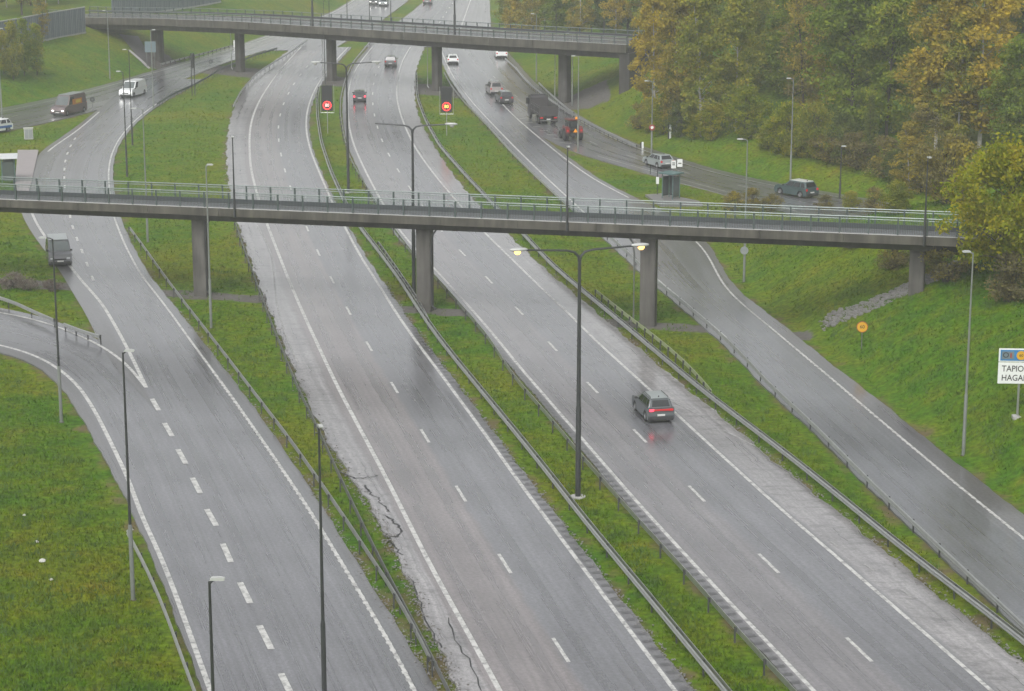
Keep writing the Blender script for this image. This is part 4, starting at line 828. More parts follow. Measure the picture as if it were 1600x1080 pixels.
# white marker posts
for (b, t, lab) in (((1047, 216), (1047, 194), 'white and dark marker post before the wood'), ((1004, 233), (1004, 222), 'white marker at the near end of the side road guardrail'), ((366, 74), (366, 63), 'yellow-white marker at the guardrail end under the far bridge')):
    g = gt(*b); h = zat(*t, g[1])-g[2]; root = empty('marker_post', tuple(g)); tag(root, lab, 'marker post', 'white marker posts')
    MB().box(-.12, .12, -.08, .08, -.3, h).build('post', 'sign_white', root, bevel=.02); MB().box(-.26, -.12, -.07, .07, -.3, h*.95).build('back_plate', 'black', root)
# utility cabinet
g = gz(45, 217); h = zat(45, 200, g[1]); root = empty('utility_cabinet', (g[0], g[1], -.05), .25); tag(root, 'pale grey utility cabinet on the grass beside the left road', 'cabinet')
MB().box(-.52, .52, -.3, .3, 0, h).build('body', 'crate_pale', root, bevel=.03); MB().box(-.46, -.02, -.32, -.3, .12, h-.1).build('door', 'sign_back', root); MB().box(.02, .46, -.32, -.3, .12, h-.1).build('door', 'sign_back', root); MB().box(-.58, .58, -.36, .36, h, h+.07).build('lid', 'crate_pale', root)

# ================================================================== BUS STOPS
def pavement(name, pts, z, mat, label):
    P = [gz(a, b) for a, b in pts]; mb = MB(); mb.prism([(p[0], p[1]) for p in P], -.2, z, axis='z'); o = mb.build(name, mat, None, bevel=.02); tag(o, label, kind='structure'); return o
pavement('bus_platform', [(28,236),(60,236),(49,285),(38,330),(20,330),(24,285)], .13, 'paving_pink', 'pale pinkish bus stop platform at the left edge')
pavement('bus_platform', [(1008,306),(1036,304),(1092,316),(1098,322),(1032,322)],   .13, 'paving_grey', 'pale bus stop pavement beside the glass shelter on the right')
def shelter(label, base, rz, L=3.6, D=1.5, H=2.5, roofmat='shelter_roof', flat=True):
    g = gz(*base); root = empty('bus_shelter', (g[0], g[1], .1), rz); tag(root, label, 'bus shelter')
    for x in (-L/2+.1, L/2-.1):
        for y in (-D/2+.1, D/2-.1): MB().tube([(x, y, 0), (x, y, H)], .045, 8).build('post', 'shelter_green', root)
    MB().box(-L/2-.2, L/2+.2, -D/2-.25, D/2+.25, H, H+.12).build('roof', roofmat, root, bevel=.03)
    for k in range(3): MB().box(-L/2+.15+k*(L-.3)/3+.03, -L/2+.15+(k+1)*(L-.3)/3-.03, D/2-.12, D/2-.10, .25, H-.3).build('back_pane', 'glass_pale', root)
    for x in (-L/2+.1, L/2-.1): MB().box(x-.01, x+.01, -D/2+.2, D/2-.2, .25, H-.3).build('side_pane', 'glass_pale', root)
    MB().box(-L/2+.4, L/2-.4, D/2-.5, D/2-.15, .42, .48).build('bench', 'trim', root)
    return root
shelter('small bus shelter with white roof at the left picture edge', (14, 284), rad(-78), 3.2, 1.5)
shelter('grey glass bus shelter with green roof below two white signs', (1048, 312), rad(-42), 1.5, 1.3, 2.5, 'shelter_green')
g = gz(1057, 306); root = empty('bus_stop_sign', (g[0], g[1], .0)); tag(root, 'two white bus stop signs on a post above the glass shelter', 'road sign')
MB().tube([(0, .05, -.2), (0, .05, 3.6)], .04, 8).build('post', 'steel_dull', root)
for x, z, w in ((-.34, 2.75, .48), (.28, 2.9, .52)):
    p = panel_box(x-w/2, x+w/2, z, z+.78, .05).build('plate', 'sign_white', root, bevel=.01); panel_box(x-w/2+.1, x+w/2-.1, z+.32, z+.42, .004, -.006).build('print', 'sign_black', p)
    if x < 0: panel_box(x-w/2+.1, x+w/2-.1, z+.5, z+.6, .004, -.006).build('print', 'sign_black', p)
g = gz(1027, 306); root = empty('timetable_pole', (g[0], g[1], 0)); tag(root, 'thin dark pole beside the glass bus shelter', 'pole'); MB().tube([(0, 0, -.2), (0, 0, 3.0)], .04, 8).build('pole', 'pole_dark', root); MB().box(-.15, .15, -.05, -.02, 1.2, 1.9).build('timetable', 'sign_white', root)
g = gz(1016, 272); root = empty('bollard', (g[0], g[1], 0)); tag(root, 'thin dark bollard on the grass island in front of the silver car', 'bollard'); MB().tube([(0, 0, -.2), (0, 0, .8)], .05, 8).build('shaft', 'pole_dark', root); MB().tube([(0, 0, .8), (0, 0, .95)], .07, 8).build('cap', 'black', root)

# ================================================================== NOISE BARRIERS
def noise_barrier(label, base_px, h0, h1, mat, pw=2.0, z_from=None):
    W = np.array([gt(*p) for p in base_px]) if z_from is None else np.array([gz(p[0], p[1], z_from) for p in base_px])
    P = resample(W, pw); root = empty('noise_barrier', (0, 0, 0)); tag(root, label, 'noise barrier', 'noise barriers')
    for i, (a, b) in enumerate(zip(P[:-1], P[1:])):
        d = b-a; L = math.hypot(d[0], d[1]); f = i/max(1, len(P)-2); h = h0+(h1-h0)*f; zb = min(a[2], b[2])-.1
        def B(x0, x1, y0, y1, z0, z1):
            mb = MB(); mb.M = Matrix.Translation((a[0], a[1], zb)) @ Matrix.Rotation(math.atan2(d[1], d[0]), 4, 'Z'); return mb.box(x0, x1, y0, y1, z0, z1)
        B(.03, L-.03, -.05, .05, .35, h).build('panel', mat, root); B(-.06, .06, -.1, .1, -.3, h-.01).build('post', 'barrier_rib', root)
        B(0, L, -.11, .11, h, h+.14).build('coping', 'barrier_cap', root); B(0, L, -.1, .1, -.4, .35).build('plinth', 'barrier_cap', root)
        for k in range(3): B(L*(k+.6)/3.4-.05, L*(k+.6)/3.4+.05, -.10, -.05, .36, h-.02).build('rib', 'barrier_rib', root)
    return root
noise_barrier('long blue-grey noise barrier with pale coping at the top left', [(-60, 88), (0, 78), (80, 62), (134, 52)], 4.0, 4.1, 'barrier_panel')
noise_barrier('teal-grey noise barrier beyond the far bridge at the top left', [(176, 28), (230, 22), (300, 12), (345, 4)], 3.6, 3.6, 'barrier_panel')

# ================================================================== VEHICLES (built pointing along +x)
def wheel(parent, x, y, r, w=.22, rim='rim'):
    s = 1 if y > 0 else -1
    mb = MB(); mb.lathe([(r*.62, -w/2), (r*.94, -w/2), (r, -w/2+.04), (r, w/2-.04), (r*.94, w/2), (r*.62, w/2)], 18, 'y', (x, y, r)); t = mb.build('wheel', 'tyre', parent, smooth=True)
    mb = MB(); mb.lathe([(0, s*(w/2-.03)), (r*.2, s*(w/2-.015)), (r*.55, s*(w/2-.05)), (r*.64, s*(w/2-.005)), (r*.64, -s*w/2)], 14, 'y', (x, y, r)); mb.build('rim', rim, t, smooth=True)
def lerp3(a, b, t): return tuple(a[i]+(b[i]-a[i])*t for i in range(3))
def pane(name, A, B, C, D, u0, u1, v0, v1, mat, parent, off=.014, th=.01):
    """window on the quad A(bottom,start) B(bottom,end) C(top,end) D(top,start)"""
    f = lambda u, v: Vector(lerp3(lerp3(A, B, u), lerp3(D, C, u), v))
    q = [f(u0, v0), f(u1, v0), f(u1, v1), f(u0, v1)]; n = (q[1]-q[0]).cross(q[3]-q[0]).normalized()
    ctr = sum(q, Vector())/4
    if n.dot(ctr-Vector((ctr.x*.7, 0, ctr.z*.8))) < 0: n = -n
    mb = MB(); mb.add([p+n*off for p in q]+[p-n*th for p in q], [(0, 1, 2, 3), (7, 6, 5, 4), (0, 4, 5, 1), (1, 5, 6, 2), (2, 6, 7, 3), (3, 7, 4, 0)])
    return mb.build(name, mat, parent)
def bevel_sel(mb, name, mat, parent, amt, zmin, seg=3):
    me = mb.mesh(name); bm = bmesh.new(); bm.from_mesh(me); bmesh.ops.remove_doubles(bm, verts=bm.verts, dist=1e-4)
    es = [e for e in bm.edges if len(e.link_faces) == 2 and e.calc_face_angle(0) > .3 and min(v.co.z for v in e.verts) > zmin]
    bmesh.ops.bevel(bm, geom=es, offset=amt, segments=seg, affect='EDGES', clamp_overlap=True)
    bmesh.ops.recalc_face_normals(bm, faces=bm.faces); bm.to_mesh(me); bm.free()
    o = link(name, me, mat, parent); me.polygons.foreach_set('use_smooth', [True]*len(me.polygons))
    if hasattr(me, 'set_sharp_from_angle'): me.set_sharp_from_angle(angle=rad(40))
    return o
def car(name, label, cat, paint_, L=4.3, W=1.8, H=1.5, belt=.93, hood=.95, hood_x=1.15, rr=.42, rf=1.0, br=.08, trunk=0.0, wr=.33, lit='', rails=False, fin=True, bar=False, windows=3, cargo=False, roof=None, plate_rear=True, group='vehicles on the roads'):
    """hood_x: length of bonnet; br/rr: set-back of belt/roof at the rear; rf: set-back of roof front behind windscreen base; trunk: length of boot"""
    root = empty(name); tag(root, label, cat, group)
    h = L/2; ax = (-h+.80, h-.82); ra = wr+.07; zb = .22
    def notch(cx, left_to_right):
        pts = [(cx+ra*math.cos(t), max(zb, wr+ra*math.sin(t))) for t in [math.pi*k/6 for k in range(7)]]
        return pts[::-1] if left_to_right else pts
    prof = [(-h+.03, zb+.1), (-h, .55), (-h+.03, .72), (-h+.06, belt-.02)]
    if trunk: prof += [(-h+.10, belt), (-h+trunk, belt+.03)]
    else: prof += [(-h+.09, belt)]
    prof += [(h-hood_x, belt+.02), (h-hood_x*.45, hood-.02), (h-.16, hood-.13), (h-.03, .62), (h, .50), (h-.02, zb+.08), (h-.1, zb)]
    prof += [(ax[1]+ra, zb)]+notch(ax[1], False)[1:-1]+[(ax[1]-ra, zb), (ax[0]+ra, zb)]+notch(ax[0], False)[1:-1]+[(ax[0]-ra, zb), (-h+.1, zb)]
    body = bevel_sel(MB().prism(prof, -W/2, W/2), 'body', paint_, root, .07, .45)
    # dark lower trim and bumpers
    MB().box(-h+.05, h-.05, -W/2+.05, W/2-.05, .16, .30).build('underbody', 'trim', root)
    MB().box(-h-.015, -h+.1, -W/2+.12, W/2-.12, .26, .48).build('rear_bumper', 'trim', root, bevel=.03); MB().box(h-.1, h+.015, -W/2+.14, W/2-.14, .24, .46).build('front_bumper', 'trim', root, bevel=.03)
    # greenhouse
    hb, hr = W/2-.05, W/2-.24
    if cargo: hb, hr = W/2-.02, W/2-.12
    xb0, xb1 = -h+br+(trunk if trunk else 0), h-hood_x+.10; xr0, xr1 = xb0+rr-br, xb1-rf; zr = H-.03
    Lb, Lf = (xb0, hb, belt-.03), (xb1, hb, belt-.03); Rb, Rf = (xb0, -hb, belt-.03), (xb1, -hb, belt-.03)
    Lrb, Lrf, Rrb, Rrf = (xr0, hr, zr), (xr1, hr, zr-.02), (xr0, -hr, zr), (xr1, -hr, zr-.02)
    mb = MB(); mb.add([Lb, Lf, Rf, Rb, Lrb, Lrf, Rrf, Rrb], [(0, 1, 5, 4), (1, 2, 6, 5), (2, 3, 7, 6), (3, 0, 4, 7), (4, 5, 6, 7), (0, 3, 2, 1)])
    cab = bevel_sel(mb, 'cabin', paint_, root, .08, belt-.1)
    if roof:
        MB().box(xr0+.05, xr1-.02, -hr+.06, hr-.06, zr-.02, H).build('roof', roof, root, bevel=.02)
    pane('windscreen', Rf, Lf, Lrf, Rrf, .06, .94, .10, .90, 'glass_pale' if cargo else 'glass', cab)
    if not cargo or windows > 1: pane('rear_window', Lb, Rb, Rrb, Lrb, .12, .88, .22 if not cargo else .3, .84, 'glass', cab)
    for A, B, C, D in ((Lb, Lf, Lrf, Lrb), (Rb, Rf, Rrf, Rrb)):
        spans = {3: [(.05, .22), (.27, .56), (.60, .90)], 2: [(.08, .46), (.52, .90)], 1: [(.74, .95)]}[windows]
        for u0, u1 in spans: pane('side_window', A, B, C, D, u0, u1, .16, .84, 'glass', cab)
    for s in (-1, 1):
        mb = MB(); mb.box(xb1-.28, xb1-.14, s*(W/2+.02)-.10, s*(W/2+.02)+.10, belt, belt+.14); mb.build('mirror', 'trim', root, bevel=.03)
    # lamps
    for s in (-1, 1):
        MB().box(h-.14, h-.01, s*(W/2-.30)-.16, s*(W/2-.30)+.16, .60, .74).build('headlight', 'head_lit' if 'h' in lit else 'head_off', root, bevel=.03)
        if not bar: MB().box(-h-.015, -h+.1, s*(W/2-.17)-.11, s*(W/2-.17)+.11, belt-.24, belt-.03 if not cargo else belt+.10).build('tail_light', 'tail_bright' if 't' in lit else 'tail_red', root, bevel=.02)
    if bar:
        MB().box(-h-.02, -h+.08, -W/2+.07, W/2-.07, belt-.14, belt-.03).build('light_bar', 'tail_red', root, bevel=.02)
        for s, mt in ((1, 'tail_bright'), (-1, 'tail_red')): MB().box(-h-.03, -h+.1, s*(W/2-.25)-.16, s*(W/2-.25)+.16, belt-.16, belt-.02).build('tail_light', mt, root, bevel=.02)
    if plate_rear: MB().box(-h-.025, -h+.03, -.26, .26, .50, .62).build('number_plate', 'plate', root)
    MB().box(h-.03, h+.03, -.26, .26, .40, .51).build('number_plate', 'plate', root); MB().box(h-.06, h+.006, -.48, .48, .54, .66).build('grille', 'black', root)
    if rails:
        for s in (-1, 1): MB().tube([(xr0+.15, s*(hr-.07), zr+.02), (xr0+.25, s*(hr-.07), zr+.08), (xr1-.25, s*(hr-.07), zr+.08), (xr1-.12, s*(hr-.07), zr+.02)], .022, 6).build('roof_rail', 'trim', root)
    if fin: MB().prism([(xr0+.25, zr), (xr0+.5, zr), (xr0+.28, zr+.13)], -.03, .03).build('antenna', 'trim', root)
    for x in ax:
        for s in (-1, 1): wheel(root, x, s*(W/2-.12), wr)
    root['len'] = L; del root['len']
    return root, L
def place(rl, px, end='rear', xf=None, away=True, to=None, sc=1.0):
    """px: where the end nearest the camera meets the road"""
    root, L = rl; g = gz(*px)
    if to is not None: q = gz(*to); d = Vector((q[0]-g[0], q[1]-g[1], 0)).normalized()
    else:
        d = Vector((float(xf(g[1]+3)-xf(g[1]-3)), 6.0, 0)).normalized()
        if not away: d = -d
    c = Vector(g)+d*(L*sc/2*(1 if end == 'rear' else -1)); root.location = (c.x, c.y, .02); root.rotation_euler = (0, 0, math.atan2(d.y, d.x)); root.scale = (sc,)*3
suv = dict(L=4.4, W=1.84, H=1.62, belt=.98, hood=1.02, hood_x=1.15, rr=.40, rf=.85, br=.07, wr=.35)
hat = dict(L=4.2, W=1.78, H=1.48, belt=.90, hood=.92, hood_x=1.1, rr=.55, rf=.95, br=.08)
sed = dict(L=4.6, W=1.8, H=1.44, belt=.90, hood=.92, hood_x=1.2, rr=.65, rf=.95, br=.02, trunk=.62)
s_ = dict(suv); s_.update(L=4.25, W=1.80, rails=True, bar=True, roof='paint_silver')
place(car('sport_utility_car', 'grey sport utility car with red light bar driving away on the right carriageway', 'car', 'paint_graphite', **s_), (1033, 662), 'rear', Cm, sc=.93)
van = dict(L=5.0, W=1.92, H=1.97, belt=1.10, hood=1.12, hood_x=1.05, rr=.16, rf=.85, br=.03, wr=.34, cargo=True, fin=False)
place(car('passenger_van', 'dark grey passenger van with pale roof coming down the left ramp', 'van', 'paint_van_grey', roof='paint_silver', windows=3, **van), (95, 417), 'front', A_mid, away=False)
lv = dict(van); lv.update(L=5.9, H=2.55, W=2.02, belt=1.2)
v = car('delivery_van', 'dark high-roof delivery van with lit headlights and orange print, on the left road', 'van', 'paint_taupe', roof='paint_silver', windows=1, lit='h', **lv)
for s in (-1, 1):
    MB().box(-1.7, .7, s*(.985)-.012, s*(.985)+.012, 1.25, 1.95).build('side_print', 'orange_logo', v[0]); MB().box(-1.3, -.1, s*(.997)-.012, s*(.997)+.012, 1.4, 1.8).build('side_print', 'yellow_logo', v[0])
place(v, (90, 182), 'front', to=(60, 189), sc=1.0); 
wv = dict(van); wv.update(L=5.2, H=2.15)
place(car('panel_van', 'white panel van with lit headlights where the left ramp branches off', 'van', 'paint_white', windows=1, lit='h', **wv), (196, 153), 'front', to=(178, 158), sc=1.0)
pc = car('estate_car', 'white estate car with blue stripes half out of the left picture edge', 'car', 'paint_white', windows=3, **suv)
for s in (-1, 1): MB().box(-2.0, 1.6, s*.915-.012, s*.915+.012, .5, .78).build('stripe', 'livery_blue', pc[0])
place(pc, (13, 204), 'rear', to=(-30, 210))
place(car('hatchback_car', 'dark car with red tail lights on the right carriageway beside the left speed sign', 'car', 'paint_dark', lit='t', **hat), (562, 160), 'rear', Cm)
place(car('grey_sport_utility_car', 'dark grey boxy car on the right carriageway just below the far bridge', 'car', 'paint_van_grey', **suv), (610, 105), 'rear', Cm)
place(car('white_hatchback_car', 'small white car with dark rear window beside the far bridge pier on the exit ramp', 'car', 'paint_white', **hat), (708, 101), 'rear', D_L)
place(car('white_saloon_car', 'white car half under the far bridge on the side road', 'car', 'paint_white', **suv), (784, 92), 'rear', E_R)
place(car('beige_van', 'pale beige minivan on the side road left of the dump truck', 'car', 'paint_beige', L=4.5, W=1.85, H=1.8, belt=1.0, hood=1.02, hood_x=1.0, rr=.3, rf=.9), (776, 149), 'rear', E_L)
place(car('black_pickup_car', 'dark car right behind the beige minivan on the side road', 'car', 'paint_dark', roof='paint_silver', **suv), (792, 163), 'rear', E_L)
place(car('silver_saloon_car', 'silver car on the side road above the glass bus shelter', 'car', 'paint_silver', **hat), (1043, 264), 'rear', E_R)
place(car('teal_estate_car', 'teal estate car with white roof on the side road at the right', 'car', 'paint_teal', roof='paint_white', **suv), (1269, 310), 'rear', E_R)
place(car('oncoming_car', 'oncoming dark car with lit headlights at the top edge, left of a pair', 'car', 'paint_dark', lit='h', **hat), (583, 8), 'front', FB_L, away=False)
place(car('oncoming_pale_car', 'oncoming pale car with lit headlights at the top edge, right of a pair', 'car', 'paint_silver', lit='h', **hat), (598, 10), 'front', FB_L, away=False)
place(car('distant_car', 'grey car at the top edge on the outbound lanes beyond the far bridge', 'car', 'paint_van_grey', **hat), (667, 7), 'rear', FC_L)
# dump truck
def dump_truck():
    root = empty('dump_truck'); tag(root, 'dark dump truck with open tipper body trailing spray on the side road', 'truck', 'vehicles on the roads'); L = 8.0
    MB().box(-3.9, 3.8, -.45, .45, .75, 1.05).build('chassis', 'trim', root)
    c = MB().prism([(2.1, .65), (2.1, 2.95), (2.35, 3.15), (3.6, 3.1), (3.95, 1.9), (4.0, .65)], -1.22, 1.22).build('cab', 'paint_truck', root, bevel=.08)
    A, B, C, D = (3.97, -1.1, 1.85), (3.97, 1.1, 1.85), (3.62, 1.08, 2.95), (3.62, -1.08, 2.95); pane('windscreen', A, B, C, D, .04, .96, .06, .94, 'glass', c, .03)
    for s in (-1, 1):
        MB().box(2.75, 3.65, s*1.225-.012, s*1.225+.012, 1.85, 2.75).build('side_window', 'glass', c); MB().box(3.55, 3.75, s*1.38-.12, s*1.38+.12, 1.95, 2.75).build('mirror', 'black', c)
    MB().box(2.085, 2.11, -.9, .9, 2.0, 2.7).build('rear_window', 'glass', c); MB().box(2.6, 3.2, -1.0, 1.0, 3.12, 3.3).build('beacon_bar', 'trim', c)
    t = MB(); y = 1.22
    t.box(-4.0, 1.95, -y, y, 1.15, 1.25)
    for s in (-1, 1): t.box(-4.0, 1.95, s*y-.05, s*y+.05, 1.15, 2.5)
    t.box(1.87, 1.97, -y, y, 1.15, 2.75); tb = t.build('tipper_body', 'tipper', root)
    MB().box(-4.08, -3.98, -y, y, 1.1, 2.45).build('tailgate', 'tipper', tb)
    for s in (-1, 1):
        for k in range(6): MB().box(-3.7+k*1.0, -3.58+k*1.0, s*(y+.09)-.05, s*(y+.09)+.05, 1.18, 2.5).build('side_rib', 'paint_truck', tb)
        for z in (1.45, 2.2): MB().box(-3.95, 1.9, s*(y+.06)-.012, s*(y+.06)+.012, z, z+.12).build('side_stripe', 'steel_dull', tb)
    MB().box(-3.2, 1.2, -.95, .95, 1.26, 1.75).build('load', 'stone', tb)
    for x in (-3.0, -1.7, 3.05):
        for s in (-1, 1): wheel(root, x, s*1.02, .50, .34, 'steel_dull')
    for s in (-1, 1):
        MB().box(-4.06, -3.95, s*.95-.2, s*.95+.2, .82, .98).build('tail_light', 'tail_red', root); MB().box(-3.75, -3.72, s*1.0-.3, s*1.0+.3, .25, .95).build('mud_flap', 'black', root)
    MB().box(-4.1, -4.0, -1.15, 1.15, .5, .62).build('underrun_bar', 'steel_dull', root); MB().box(-4.07, -4.03, -.26, .26, .66, .78).build('number_plate', 'plate', root)
    return root, L
place(dump_truck(), (857, 195), 'rear', E_R, sc=.93)
def tractor():
    root = empty('tractor'); tag(root, 'red tractor with big rear wheels and an orange beacon on the side road', 'tractor', 'vehicles on the roads'); L = 4.2
    MB().prism([(.2, .9), (.2, 1.55), (1.9, 1.45), (2.05, 1.2), (2.05, .75), (1.2, .7)], -.38, .38).build('bonnet', 'paint_red', root, bevel=.06)
    MB().box(-1.3, 1.8, -.32, .32, .55, .9).build('chassis', 'trim', root)
    for s in (-1, 1): MB().prism([(-1.75, 1.0), (-1.7, 1.5), (-1.2, 1.75), (-.5, 1.7), (-.15, 1.2), (-.4, 1.3), (-.8, 1.5), (-1.3, 1.45)], s*.82-.26, s*.82+.26).build('mudguard', 'paint_red', root)
    c = MB().prism([(-1.35, 1.25), (-1.25, 2.45), (.15, 2.45), (.35, 1.3)], -.62, .62).build('cab', 'paint_dark', root, bevel=.05)
    MB().box(-1.42, -1.30, -.5, .5, 1.6, 2.3).build('rear_window', 'glass', c); MB().box(.2, .34, -.5, .5, 1.55, 2.3).build('windscreen', 'glass', c)
    for s in (-1, 1): MB().box(-1.1, .1, s*.625-.012, s*.625+.012, 1.5, 2.3).build('side_window', 'glass', c)
    MB().box(-1.4, .3, -.72, .72, 2.46, 2.6).build('roof', 'paint_red', c, bevel=.04); MB().lathe([(0, 2.86), (.12, 2.84), (.14, 2.6), (0, 2.6)], 10, c=(-1.0, -.45, 0)).build('beacon', 'amber', c)
    MB().prism([(-.28, 0), (.28, 0), (0, .45)], -.01, .01).build('slow_triangle', 'amber', c).matrix_local = Matrix.Translation((-1.46, -.2, 1.05)) @ Matrix.Rotation(math.pi/2, 4, 'Z')
    for s in (-1, 1): wheel(root, -.95, s*.88, .78, .46, 'trim'); wheel(root, 1.35, s*.78, .48, .3, 'trim'); MB().box(-1.80, -1.70, s*.85-.1, s*.85+.1, 1.2, 1.4).build('tail_light', 'tail_red', root)
    return root, L
place(tractor(), (899, 222), 'rear', E_R, sc=.98)

# ================================================================== TREES AND SHRUBS
PROTO = {}
def crown_mesh(kind, seed, n, leaf, mat, h, r, base, shape, clusters, spread):
    g = np.random.default_rng(seed)
    # limb tips as cluster centres inside the crown volume
    t = g.random(clusters)**.85; zc = base+(h-base)*t
    prof = {'oval': np.sin(np.pi*np.clip(t*.88+.10, 0, 1))**.7, 'cone': (1-t)**.75+.05, 'round': np.sqrt(np.clip(1-(2*t-1)**2, 0.02, 1)), 'column': np.clip(np.minimum(t*6+.4, (1-t)*3+.12), 0, 1)}[shape]
    a = g.random(clusters)*2*np.pi; rr = r*prof*np.sqrt(g.random(clusters))*g.uniform(.75, 1.15, clusters)
    C = np.stack([rr*np.cos(a), rr*np.sin(a), zc], 1)
    ci = g.integers(0, clusters, n); sz = g.uniform(.5, 1.3, clusters)*spread
    d = g.normal(0, 1, (n, 3)); d /= np.linalg.norm(d, axis=1)[:, None]; d *= (g.random(n)**.5)[:, None]
    P = C[ci]+d*sz[ci][:, None]*np.array([1, 1, .75])
    P[:, 2] = np.maximum(P[:, 2], .15)
    s = leaf*g.uniform(.6, 1.4, n)
    u = g.normal(0, 1, (n, 3)); u /= np.linalg.norm(u, axis=1)[:, None]; w = g.normal(0, 1, (n, 3)); w -= (w*u).sum(1)[:, None]*u; w /= np.linalg.norm(w, axis=1)[:, None]
    u *= s[:, None]; w *= s[:, None]*.62
    V = np.stack([P-u, P+w*.9, P+u, P-w*.9], 1).reshape(-1, 3)
    lv_ = np.repeat(g.random(n)*.7+g.random(clusters)[ci]*.3, 4)
    o = npmesh('crown', V, np.arange(4*n).reshape(-1, 4), mat, attr={'leaf': lv_}); me = o.data; bpy.data.objects.remove(o)
    return me, C
def trunk_mesh(seed, h, r0, C, mat, stems=1, bend=.05):
    g = random.Random(seed); mb = MB()
    for sidx in range(stems):
        ox, oy = (g.uniform(-.3, .3), g.uniform(-.3, .3)) if stems > 1 else (0, 0); lx, ly = g.gauss(0, bend)*h, g.gauss(0, bend)*h
        pts = [Vector((ox*(1-t)+lx*t*t+g.gauss(0, .03), oy*(1-t)+ly*t*t+g.gauss(0, .03), -.4+h*.95*t)) for t in [k/7 for k in range(8)]]
        mb.tube(pts, [max(.02, r0/stems**.5*(1-.9*k/7)) for k in range(8)], 7)
        for c in C[g.randrange(3)::3]:
            c = Vector(c); z = max(.25*h if stems == 1 else .1, c.z-.35*math.hypot(c.x, c.y)-.6); t = min(.98, max(.02, z/(h*.95))); i = min(6, int(t*7)); p = pts[i].lerp(pts[i+1], t*7-i)
            mb.tube([p, p.lerp(c, .55)+Vector((0, 0, .15)), c], [r0*.28*(1-t*.6), r0*.16*(1-t*.6), .012], 4, cap=False)
    return mb.mesh('trunk')
def proto(key, seed, n, leaf, mat, h, r, base, shape, clusters, spread, bark='bark', r0=.16, stems=1):
    me, C = crown_mesh(key, seed, n, leaf, mat, h, r, base, shape, clusters, spread)
    tm = trunk_mesh(seed, h, r0, C, bark, stems); tm.materials.append(MATS[bark]); PROTO[key] = (me, tm, h, r)
for i in range(3): proto('birch_yellow%d' % i, 10+i, 11000, .17, 'leaf_yellow', 16, 2.8, 1.6, 'oval', 110, 1.0, 'birch_bark', .16)
for i in range(3): proto('birch_olive%d' % i, 20+i, 11000, .17, 'leaf_olive', 16, 2.9, 1.2, 'oval', 110, 1.05, 'birch_bark', .16)
for i in range(3): proto('aspen_green%d' % i, 30+i, 13000, .18, 'leaf_green', 15, 3.6, 1.2, 'oval', 110, 1.25, 'bark', .2)
for i in range(2): proto('bare%d' % i, 40+i, 6000, .14, 'leaf_brown', 16, 2.7, 1.5, 'oval', 130, .9, 'bark', .18)
for i in range(2): proto('spruce%d' % i, 50+i, 7000, .17, 'leaf_dark', 14, 2.8, .6, 'cone', 150, .8, 'bark', .2)
for i in range(2): proto('bush_lime%d' % i, 60+i, 6000, .14, 'leaf_lime', 6, 2.9, .3, 'round', 90, .9, 'bark', .07, 4)
for i in range(2): proto('bush_dark%d' % i, 70+i, 6000, .13, 'leaf_dark', 6, 2.4, .2, 'round', 80, .85, 'bark', .07, 4)
for i in range(2): proto('bush_brown%d' % i, 80+i, 3600, .09, 'leaf_brown', 3, 1.8, .1, 'round', 60, .6, 'bark', .04, 5)
proto('bush_olive0', 90, 6000, .12, 'leaf_olive', 5, 2.2, .2, 'round', 80, .8, 'bark', .06, 4)
proto('maple0', 95, 17000, .15, 'leaf_lime', 10.5, 4.6, 1.6, 'round', 190, 1.15, 'bark', .22)
proto('poplar0', 97, 6000, .13, 'leaf_olive', 8, 1.5, .9, 'oval', 80, .75, 'bark', .1); proto('poplar1', 98, 6000, .13, 'leaf_green', 8, 1.4, .9, 'oval', 80, .75, 'bark', .1)
proto('bush_grey0', 99, 2000, .06, 'leaf_grey', 1.3, 1.5, .05, 'round', 50, .45, 'bark', .03, 5)
def tree(name, key, xy, label, cat, h=None, wid=1.0, group='trees of the autumn wood on the right', z=None):
    me, tm, h0, r0 = PROTO[key]; s = (h or h0)/h0
    root = empty(name, (xy[0], xy[1], float(terr(xy[0], xy[1])) if z is None else z), random.uniform(0, 6.28)); tag(root, label, cat, group)
    root.scale = (s*wid, s*wid, s)
    link('crown', me, None, root); link('trunk', tm, None, root)
    return root
def tpx(name, key, base, top_y, label, cat='tree', wid=1.0, group='trees of the autumn wood on the right'):
    g = gt(*base); h = zat(base[0], top_y, g[1])-g[2]; return tree(name, key, g[:2], label, cat, h, wid, group, g[2])
# named individuals of the right-hand wood, front row
tpx('birch_tree', 'birch_yellow0', (1022, 196), -30, 'golden birch at the left end of the wood, beside the far bridge abutment', wid=.9)
tpx('birch_tree', 'birch_yellow1', (1058, 208), -20, 'golden birch, second from the far bridge abutment', wid=.95)
tpx('broadleaf_tree', 'birch_olive0', (1095, 214), -40, 'olive-brown tree with dark trunk left of the yellow-green bush', wid=1.0)
tpx('broadleaf_tree', 'aspen_green0', (1060, 205), 95, 'low green tree under the golden birches', wid=1.0)
tpx('broadleaf_tree', 'birch_olive1', (1150, 205), -10, 'tall olive tree right behind the yellow-green bush', wid=1.0)
tpx('shrub', 'bush_lime0', (1166, 218), 140, 'bright yellow-green bush at the front of the wood', 'shrub', 1.0)
tpx('bare_tree', 'bare0', (1254, 200), -60, 'nearly bare dark-trunked tree left of the big green tree', wid=.9)
tpx('shrub', 'bush_lime1', (1232, 243), 165, 'green bush beside the slim lamp post before the wood', 'shrub', .9)
tpx('shrub', 'bush_olive0', (1272, 246), 165, 'olive bush with yellow leaves right of the slim lamp post', 'shrub', .9)
tpx('birch_tree', 'birch_yellow2', (1283, 195), 80, 'small orange birch in front of the big green tree', wid=1.1)
